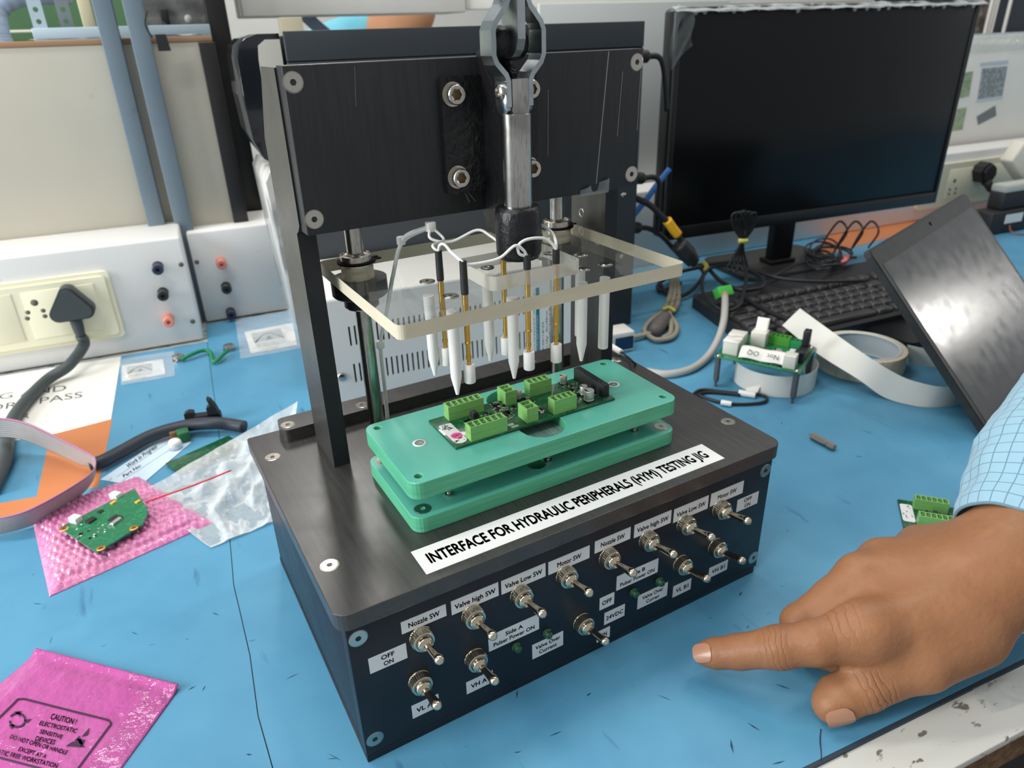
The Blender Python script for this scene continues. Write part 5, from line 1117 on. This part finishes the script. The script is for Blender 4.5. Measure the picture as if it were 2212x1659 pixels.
# grey cables
gc = thing('connector_cable', PX(1500, 790, 4), 'grey round cable with a bright green terminal plug', 'cable')
part('cord', MB().tube([PX(1566, 636, 34), PX(1566, 664, 34), PX(1562, 700, 26), PX(1548, 740, 14), PX(1525, 774, 6), PX(1490, 798, 4.6), PX(1440, 808, 4.6), PX(1395, 802, 4.6)], 4.4, 12), m_greycable, gc)
pf = frame(PX(1563, 640, 28), (1, -.1, 0), (.1, .6, .8)); part('green_plug', MB().box(-11, 11, -2, 12, -5, 9, 1, M=pf), M('bright_green_plug', (78, 190, 82), .35), gc); part('copper_core', MB().tube([PX(1566, 634, 38), PX(1566, 640, 36)], 3, 8), M('copper_wire', (206, 140, 110), .4), gc)
fc = thing('ferrite_cable', PX(1440, 700, 4), 'grey cable folded with a ferrite core and a yellow tie', 'cable'); m_beige = M('beige_grey_cable', (156, 150, 132), .5)
for k, dx in enumerate((-9, 0, 9)): part('strand', MB().tube([PX(1455+dx*.6, 595, 10), PX(1458+dx, 630, 7), PX(1450+dx*1.3, 662, 6), PX(1440+dx, 672, 7)], 3.6, 8), m_beige, fc)
part('loop', MB().tube([PX(1440, 672, 6), PX(1462, 705, 5), PX(1452, 728, 5), PX(1420, 734, 5), PX(1402, 726, 5), PX(1392, 712, 5), PX(1408, 690, 6), PX(1436, 672, 7)], 3.2, 8), m_beige, fc)
part('loop', MB().tube([PX(1446, 672, 8), PX(1450, 705, 7), PX(1446, 722, 6), PX(1432, 730, 6)], 3.2, 8), m_beige, fc)
part('ferrite_core', MB().tube([PX(1438, 684, 10), PX(1424, 702, 9), PX(1412, 718, 9)], [8, 10, 8.5], 12), M('grey_ferrite', (104, 98, 96), .5), fc)
part('tail', MB().tube([PX(1412, 716, 8), PX(1396, 722, 6), PX(1370, 728, 6), PX(1345, 732, 6)], 3.4, 8), m_beige, fc)
part('yellow_tie', MB().tube([PX(1432, 668, 12), PX(1446, 664, 13), PX(1458, 672, 11)], 2.4, 8), M('yellow_tie', (214, 206, 104)), fc)
# small white adaptor peeking out behind the jig
p = PX(1340, 745, 0); wa = thing('white_adaptor', p, 'small white adaptor box behind the right side of the jig', 'adaptor')
part('box', MB().box(-26, 14, -14, 14, .1, 26, 2, M=T(*PX(1336, 752, 0)) @ R('Z', -10)), m_white, wa)
part('blue_socket', MB().box(-12, 12, -14.6, -13.9, 4, 20, 1, M=T(*PX(1336, 752, 0)) @ R('Z', -10)), M('dark_blue_socket', (22, 56, 90), .3), wa)
# wire pair with ferrules
wp = thing('jumper_lead', PX(1560, 855, 0), 'black twin lead looped on the mat with white ferrules', 'wire')
part('lead', MB().tube([PX(1490, 858, 2), PX(1515, 842, 2), PX(1560, 846, 2.4), PX(1600, 850, 3), PX(1640, 852, 2.5), PX(1657, 860, 2), PX(1645, 870, 2), PX(1590, 873, 2), PX(1545, 866, 2), PX(1505, 852, 2)], 1.7, 8), m_cable, wp)
part('lead', MB().tube([PX(1490, 864, 2), PX(1520, 848, 2), PX(1570, 850, 2), PX(1598, 853, 2.5)], 1.7, 8), m_cable, wp)
for a, b, r in (((1596, 848), (1632, 854), 3.4), ((1558, 869), (1580, 873), 2.8)): part('ferrule', MB().tube([PX(*a, 3.2), PX((a[0]+b[0])/2, (a[1]+b[1])/2, 3.4), PX(*b, 3.2)], r, 10), m_nylon, wp)
part('paper_flag', MB().add([PX(1612, 838, 7), PX(1645, 830, 12), PX(1636, 848, 4), PX(1610, 850, 4)], [[0, 1, 2, 3]]), m_paper, wp)
sl = thing('sleeved_lead', (300, 190, J), 'white tipped black lead resting at the right rear corner of the jig', 'wire')
part('white_sleeve', MB().tube([PX(1321, 748, J+6), PX(1332, 755, J+5), PX(1342, 761, J+4)], 2.6, 10), m_nylon, sl); part('lead', MB().tube([PX(1342, 760, J+4), PX(1358, 773, J+2.5), PX(1372, 785, J+1.5), PX(1382, 792, 70)], .9, 6), m_cable, sl)
# ------------------------------------------------------------------ implicit surfaces for bodies
def surface_net(fn, lo, hi, st):
    ax = [np.arange(lo[i], hi[i]+st, st) for i in range(3)]
    X, Y, Z = np.meshgrid(*ax, indexing='ij'); Fv = fn(X, Y, Z); s = Fv < 0
    n = Fv.shape; c = tuple(k-1 for k in n)
    acc = np.zeros(c+(3,)); cnt = np.zeros(c)
    cor = [(i, j, k) for i in (0, 1) for j in (0, 1) for k in (0, 1)]
    sl = lambda o: tuple(slice(o[d], o[d]+c[d]) for d in range(3))
    for a in cor:
        for d in range(3):
            if a[d]: continue
            b = list(a); b[d] = 1; fa, fb = Fv[sl(a)], Fv[sl(b)]; m = (fa < 0) != (fb < 0)
            t = np.where(m, fa/np.where(m, fa-fb, 1), 0)
            for e in range(3): acc[..., e] += np.where(m, a[e]+(t if e == d else 0), 0)
            cnt += m
    act = cnt > 0; idx = -np.ones(c, int); idx[act] = np.arange(act.sum())
    P = np.argwhere(act)+acc[act]/cnt[act][:, None]; V = np.array(lo)+P*st
    faces = []
    for d in range(3):
        e, f = [q for q in range(3) if q != d]
        A = [slice(None)]*3; B = [slice(None)]*3; A[d] = slice(0, n[d]-1); B[d] = slice(1, n[d])
        m = s[tuple(A)] != s[tuple(B)]; L_ = np.argwhere(m)
        L_ = L_[(L_[:, e] > 0) & (L_[:, f] > 0) & (L_[:, e] < n[e]-1) & (L_[:, f] < n[f]-1)]
        if not len(L_): continue
        def at(de, df): q = L_.copy(); q[:, e] += de; q[:, f] += df; return idx[q[:, 0], q[:, 1], q[:, 2]]
        Q = np.stack([at(-1, -1), at(0, -1), at(0, 0), at(-1, 0)], 1); Q = Q[(Q >= 0).all(1)]
        sg = s[L_[:, 0], L_[:, 1], L_[:, 2]]
        fl = sg if d != 1 else ~sg
        Q = np.where(fl[:len(Q), None], Q, Q[:, ::-1]); faces.append(Q)
    return V, np.concatenate(faces)
def largest(V, Q):                               # keep the biggest connected piece
    lab = np.arange(len(V))
    for _ in range(4000):
        m = lab[Q].min(1); new = lab.copy()
        for k in range(4): np.minimum.at(new, Q[:, k], m)
        new = new[new]
        if (new == lab).all(): break
        lab = new
    keep = lab == np.bincount(lab).argmax(); idx = -np.ones(len(V), int); idx[keep] = np.arange(keep.sum())
    return V[keep], idx[Q[keep[Q].all(1)]]
def cone(a, b, ra, rb):                          # tapered capsule distance
    a, b = np.array(a, float), np.array(b, float); d = b-a; L2 = d@d
    def f(X, Y, Z):
        t = np.clip(((X-a[0])*d[0]+(Y-a[1])*d[1]+(Z-a[2])*d[2])/L2, 0, 1)
        return np.sqrt((X-a[0]-t*d[0])**2+(Y-a[1]-t*d[1])**2+(Z-a[2]-t*d[2])**2)-(ra+(rb-ra)*t)
    return f
def smin(a, b, k): h = np.clip(.5+.5*(b-a)/k, 0, 1); return b+(a-b)*h-k*h*(1-h)

# ------------------------------------------------------------------ hand: index finger points at the jig, thumb on the mat, others curled
IDX = [(PX(1524, 1412, 17), 7.3), (PX(1548, 1411, 19), 8.6), (PX(1596, 1408, 24), 9.7), (PX(1682, 1398, 34), 11.9), (PX(1765, 1388, 41), 12.2), (PX(1868, 1366, 46), 15)]
THB = [(PX(1796, 1521, 12), 10.6), (PX(1812, 1508, 14), 12.2), (PX(1868, 1484, 20), 12.8), (PX(1910, 1464, 24), 12.6), (PX(1990, 1430, 31), 16.0), (PX(2090, 1365, 38), 21)]
MID = [(PX(1860, 1250, 47), 15), (PX(1800, 1296, 38), 12.6), (PX(1726, 1345, 27), 10.6), (PX(1756, 1402, 14), 9.6), (PX(1806, 1422, 13), 8.6)]
RNG = [(PX(1905, 1212, 46), 13.5), (PX(1815, 1290, 32), 10.6), (PX(1822, 1372, 16), 9.4), (PX(1872, 1394, 14), 8.6)]
PNK = [(PX(1985, 1180, 44), 12.5), (PX(1905, 1262, 26), 9.8), (PX(1915, 1330, 14), 8.8), (PX(1960, 1350, 13), 8)]
WR = PX(2175, 1228, 60)
CARP = [((PX(2120, 1300, 48)), 23, IDX[-1]), ((PX(2120, 1250, 56)), 22, MID[0]), ((PX(2120, 1205, 55)), 20, RNG[0]), ((PX(2120, 1180, 50)), 18, PNK[0])]
SL0 = PX(2200, 1172, 66); SL1 = PX(2440, 800, 128)
def hand_sdf(X, Y, Z):
    pal = None
    for (p, r, (q, rq)) in CARP:
        d = cone(p, q, r, rq)(X, Y, Z); pal = d if pal is None else smin(pal, d, 17)
    pal = smin(pal, cone(WR, CARP[1][0], 26, 22)(X, Y, Z), 14)
    pal = smin(pal, cone(WR, CARP[2][0], 23, 19)(X, Y, Z), 14)
    pal = smin(pal, smin(cone(WR, SL0, 26, 26)(X, Y, Z), cone(SL0, SL0.lerp(SL1, .5), 26, 27)(X, Y, Z), 10), 12)
    pal = smin(pal, cone(PX(1960, 1300, 36), PX(2100, 1270, 40), 18, 20)(X, Y, Z), 14)     # palm body
    pal = smin(pal, cone(PX(1795, 1348, 31), PX(1900, 1312, 42), 11, 15)(X, Y, Z), 9)
    pal = smin(pal, cone(PX(1935, 1398, 36), PX(2060, 1350, 42), 12, 19)(X, Y, Z), 12)
    def chain(C):
        o = None
        for (a, ra), (b, rb) in zip(C, C[1:]):
            d = cone(a, b, ra, rb)(X, Y, Z); o = d if o is None else smin(o, d, 3.5)
        return o
    f = chain(IDX); out = smin(pal, f, 12)
    tb = chain(THB); out = smin(out, tb, 8)
    for C in (MID, RNG, PNK):
        out = smin(out, chain(C), 4.5)
    # crease lines over the joints
    for (c, ax, rad, dep) in CREASE:
        t = (X-c[0])*ax[0]+(Y-c[1])*ax[1]+(Z-c[2])*ax[2]; rr = np.sqrt((X-c[0])**2+(Y-c[1])**2+(Z-c[2])**2)
        out = out+dep*np.exp(-(t/.9)**2)*(rr < rad)
    return out
CREASE = []
def crease(C, i, offs, rad, dep):
    a, b = np.array(C[i-1][0]), np.array(C[i+1][0]); ax = (b-a)/np.linalg.norm(b-a)
    for o_ in offs: CREASE.append((np.array(C[i][0])+ax*o_+np.array([0, 0, C[i][1]*.6]), ax, rad, dep))
crease(IDX, 3, (-5, -1.5, 1.5, 4.5), 9, .55); crease(THB, 2, (-4, -.5, 3, 6.5), 10, .7); crease(IDX, 2, (-1, 1.5), 7, .3)
allp = [p for C in (IDX, THB, MID, RNG, PNK) for p, r in C]+[WR, CARP[0][0]]
lo = [min(p[i] for p in allp)-24 for i in range(3)]; hi = [max(p[i] for p in allp)+34 for i in range(3)]; lo[2] = max(lo[2], .4); hi[0] += 60; hi[1] += 45; hi[2] += 25
V, Fq = largest(*surface_net(hand_sdf, lo, hi, 1.5))
m_skin = M('brown_skin', (150, 105, 74), .45, spec=.35, sss=.15, sssr=(2, 1.2, .8), noise=[(14, (134, 88, 58), .42, .7, .6), (60, (168, 120, 84), .5, .75, .35)], bump=[(260, .25), (900, .25)])
# knuckle wrinkles: wavy relief across the joints, limited to a ball around each
nt = m_skin.node_tree; N = nt.nodes; L = nt.links; pr = N['Principled BSDF']; prevn = pr.inputs['Normal'].links[0].from_socket
tcn = N.new('ShaderNodeTexCoord'); wn = N.new('ShaderNodeTexNoise'); wn.inputs['Scale'].default_value = 130; L.new(tcn.outputs['Object'], wn.inputs['Vector'])
def joint(C, i, rad, period, dep, axis=None, off=(0, 0, 0)):
    global prevn
    c = Vector(C[i][0])+Vector(off); a = (Vector(C[i+1][0])-Vector(C[i-1][0])).normalized() if axis is None else Vector(axis).normalized()
    sb = N.new('ShaderNodeVectorMath'); sb.operation = 'SUBTRACT'; L.new(tcn.outputs['Object'], sb.inputs[0]); sb.inputs[1].default_value = c*S
    dt = N.new('ShaderNodeVectorMath'); dt.operation = 'DOT_PRODUCT'; L.new(sb.outputs[0], dt.inputs[0]); dt.inputs[1].default_value = a
    def mth(op, x, y=None):
        m = N.new('ShaderNodeMath'); m.operation = op
        for k, q in enumerate((x, y)):
            if q is None: continue
            if isinstance(q, (int, float)): m.inputs[k].default_value = q
            else: L.new(q, m.inputs[k])
        return m.outputs[0]
    ph = mth('ADD', mth('MULTIPLY', dt.outputs['Value'], 6.283/(period*S)), mth('MULTIPLY', wn.outputs[0], 9.0))
    wv = mth('POWER', mth('ABSOLUTE', mth('SINE', mth('MULTIPLY', ph, .5))), .35)
    ln = N.new('ShaderNodeVectorMath'); ln.operation = 'LENGTH'; L.new(sb.outputs[0], ln.inputs[0])
    mk = N.new('ShaderNodeMapRange'); mk.inputs[1].default_value = rad*S; mk.inputs[2].default_value = rad*.6*S; L.new(ln.outputs['Value'], mk.inputs[0])
    bp = N.new('ShaderNodeBump'); bp.inputs['Distance'].default_value = dep*S; bp.inputs['Strength'].default_value = .9
    L.new(mth('MULTIPLY', wv, mk.outputs[0]), bp.inputs['Height']); L.new(prevn, bp.inputs['Normal']); prevn = bp.outputs[0]
joint(IDX, 3, 15, 3.4, 1.0); joint(THB, 2, 18, 3.8, 1.3, off=(3, -1, 0)); joint(IDX, 4, 20, 5, .7, off=(16, -4, 6)); joint(IDX, 2, 11, 3, .35)
L.new(prevn, pr.inputs['Normal'])
person = thing('person', PX(2210, 1230, 0), "person's right hand in a light blue checked sleeve, pointing at the jig", 'person')
mb = MB(); mb.add([tuple(v) for v in V], [list(map(int, f)) for f in Fq], 0, True)
hd = part('hand', mb, m_skin, person)
sm = hd.modifiers.new('smooth', 'SMOOTH'); sm.factor = .5; sm.iterations = 3
m_nail = M('fingernail', (168, 122, 96), .34, spec=.5, coat=.3)
RT, DN, FW = Vector(RIGHT), Vector(DOWN), Vector(FWD)
def nail(name, tip, base, w, l, r0, r1, upv, back):
    """curved plate lying on the fingertip: r0/r1 = finger radius at nail root and free edge"""
    ax = (Vector(tip)-Vector(base)).normalized(); u = Vector(upv); u = (u-ax*u.dot(ax)).normalized(); sd = ax.cross(u); c = Vector(tip)-ax*back
    def f(a, b):
        r = r0+(r1-r0)*b+.35; e = max(.5, (1-abs(2*b-1)**4)**.35); th = (a-.5)*w/r*e
        return c+ax*(b*l)+sd*(r*math.sin(th))+u*(r*math.cos(th)-1.2*b*b)
    return part(name, MB().grid(f, 12, 10), m_nail, hd)
nail('index_nail', IDX[0][0], IDX[2][0], 11.5, 11.5, 9.0, 7.2, -FW*.75-RT*.3-DN*.35, 5.5)
nail('thumb_nail', THB[0][0], THB[2][0], 15, 14.5, 12.4, 10.4, -FW*.85+DN*.42, 6)

# sleeve: cuff and forearm cloth, checked
m_sl = bpy.data.materials.new('light_blue_check_cloth'); m_sl.use_nodes = True
nt = m_sl.node_tree; N = nt.nodes; L = nt.links; b = N['Principled BSDF']; b.inputs['Roughness'].default_value = .8; b.inputs['Sheen Weight'].default_value = .2
uvn = N.new('ShaderNodeUVMap'); uvn.uv_map = 'UVMap'; sp_ = N.new('ShaderNodeSeparateXYZ'); L.new(uvn.outputs[0], sp_.inputs[0])
def stripes(out, scale, wd_):
    m1 = N.new('ShaderNodeMath'); m1.operation = 'MULTIPLY'; m1.inputs[1].default_value = scale; L.new(out, m1.inputs[0])
    m2 = N.new('ShaderNodeMath'); m2.operation = 'FRACT'; L.new(m1.outputs[0], m2.inputs[0])
    m3 = N.new('ShaderNodeMath'); m3.operation = 'LESS_THAN'; m3.inputs[1].default_value = wd_; L.new(m2.outputs[0], m3.inputs[0]); return m3.outputs[0]
sa = stripes(sp_.outputs[0], 30, .085); sb_ = stripes(sp_.outputs[1], 24, .075)
mxx = N.new('ShaderNodeMath'); mxx.operation = 'MAXIMUM'; L.new(sa, mxx.inputs[0]); L.new(sb_, mxx.inputs[1])
mu_ = N.new('ShaderNodeMath'); mu_.operation = 'MULTIPLY'; mu_.inputs[1].default_value = .75; L.new(mxx.outputs[0], mu_.inputs[0])
mc = N.new('ShaderNodeMix'); mc.data_type = 'RGBA'; mc.inputs[6].default_value = lin((142, 180, 198))+(1,); mc.inputs[7].default_value = lin((82, 110, 124))+(1,); L.new(mu_.outputs[0], mc.inputs[0]); L.new(mc.outputs[2], b.inputs['Base Color'])
tcn = N.new('ShaderNodeTexCoord'); nz_ = N.new('ShaderNodeTexNoise'); nz_.inputs['Scale'].default_value = 45; L.new(tcn.outputs['Object'], nz_.inputs['Vector'])
bpn = N.new('ShaderNodeBump'); bpn.inputs['Strength'].default_value = .35; bpn.inputs['Distance'].default_value = .006; L.new(nz_.outputs[0], bpn.inputs['Height']); L.new(bpn.outputs[0], b.inputs['Normal'])
c0 = SL0; c1 = SL1; ax = (c1-c0).normalized(); LS = (c1-c0).length
e1 = ax.cross(Vector((0, 0, 1))).normalized(); e2 = e1.cross(ax); cw = crumple(44, 14, 1.0, (2, 7))
def cloth(u, v, dr=0):
    a = 2*math.pi*u; r = 34+14*min(1, v*3)+dr+1.6*cw(u*6.28, v*5)*.6+1.5*math.sin(v*40)*math.exp(-v*5)*.5
    if v < .02: r += 0
    sk = 3*math.cos(a-.4)                         # cuff edge cut obliquely
    return c0+ax*(v*LS+sk*(1-v))+e1*(r*1.08*math.cos(a))+e2*(r*.92*math.sin(a))
nu, nv = 72, 60
mb = MB(); mb.grid(cloth, nu, nv); mb.grid(lambda u, v: cloth(u, v*.12, -1.4), nu, 6)
me = mb.mesh('sleeve', m_sl); uvl = me.uv_layers.new(name='UVMap')
uvs = [(i/nu, j/nv) for j in range(nv+1) for i in range(nu+1)]+[(i/nu, j/6*.12) for j in range(7) for i in range(nu+1)]
for lp in me.loops: uvl.data[lp.index].uv = uvs[lp.vertex_index]
sv = link('sleeve', me, person)
part('cuff_rim', MB().tube([cloth(i/40, 0, -.7) for i in range(40)], 1.0, 6, closed=True, sub=2), m_sl, sv)

# person far behind, only shirt and arm showing below the overhead cabinet
ps2 = thing('person', D(430, 1650, -750), 'person in a cyan shirt leaning beyond the black case', 'person')
def body(X, Y, Z):
    q = lambda u, v, h: tuple(D(u, v, h))
    o = cone(q(330, 1660, -60), q(345, 1650, 250), 150, 130)(X, Y, Z)
    o = smin(o, cone(q(360, 1630, 300), q(400, 1600, 360), 80, 50)(X, Y, Z), 40)
    o = smin(o, cone(q(250, 1640, 250), q(230, 1560, 60), 60, 48)(X, Y, Z), 40)
    return o
V, Fq = surface_net(body, [100, 1400, -220], [720, 1820, 520], 16)
part('shirt', MB().add([tuple(v) for v in V], [list(map(int, f)) for f in Fq], 0, True), M('cyan_shirt', (120, 200, 222), .8), ps2)
def arm2(X, Y, Z):
    q = lambda u, v, h: tuple(D(u, v, h))
    o = cone(q(455, 1560, 345), q(520, 1560, 400), 52, 50)(X, Y, Z); o = smin(o, cone(q(500, 1560, 400), q(530, 1570, 470), 62, 66)(X, Y, Z), 30)
    return smin(o, cone(q(430, 1600, 320), q(470, 1570, 370), 46, 48)(X, Y, Z), 30)
V, Fq = surface_net(arm2, [420, 1380, 220], [860, 1640, 600], 12)
part('head_and_neck', MB().add([tuple(v) for v in V], [list(map(int, f)) for f in Fq], 0, True), M('far_skin', (206, 150, 112), .6), ps2)
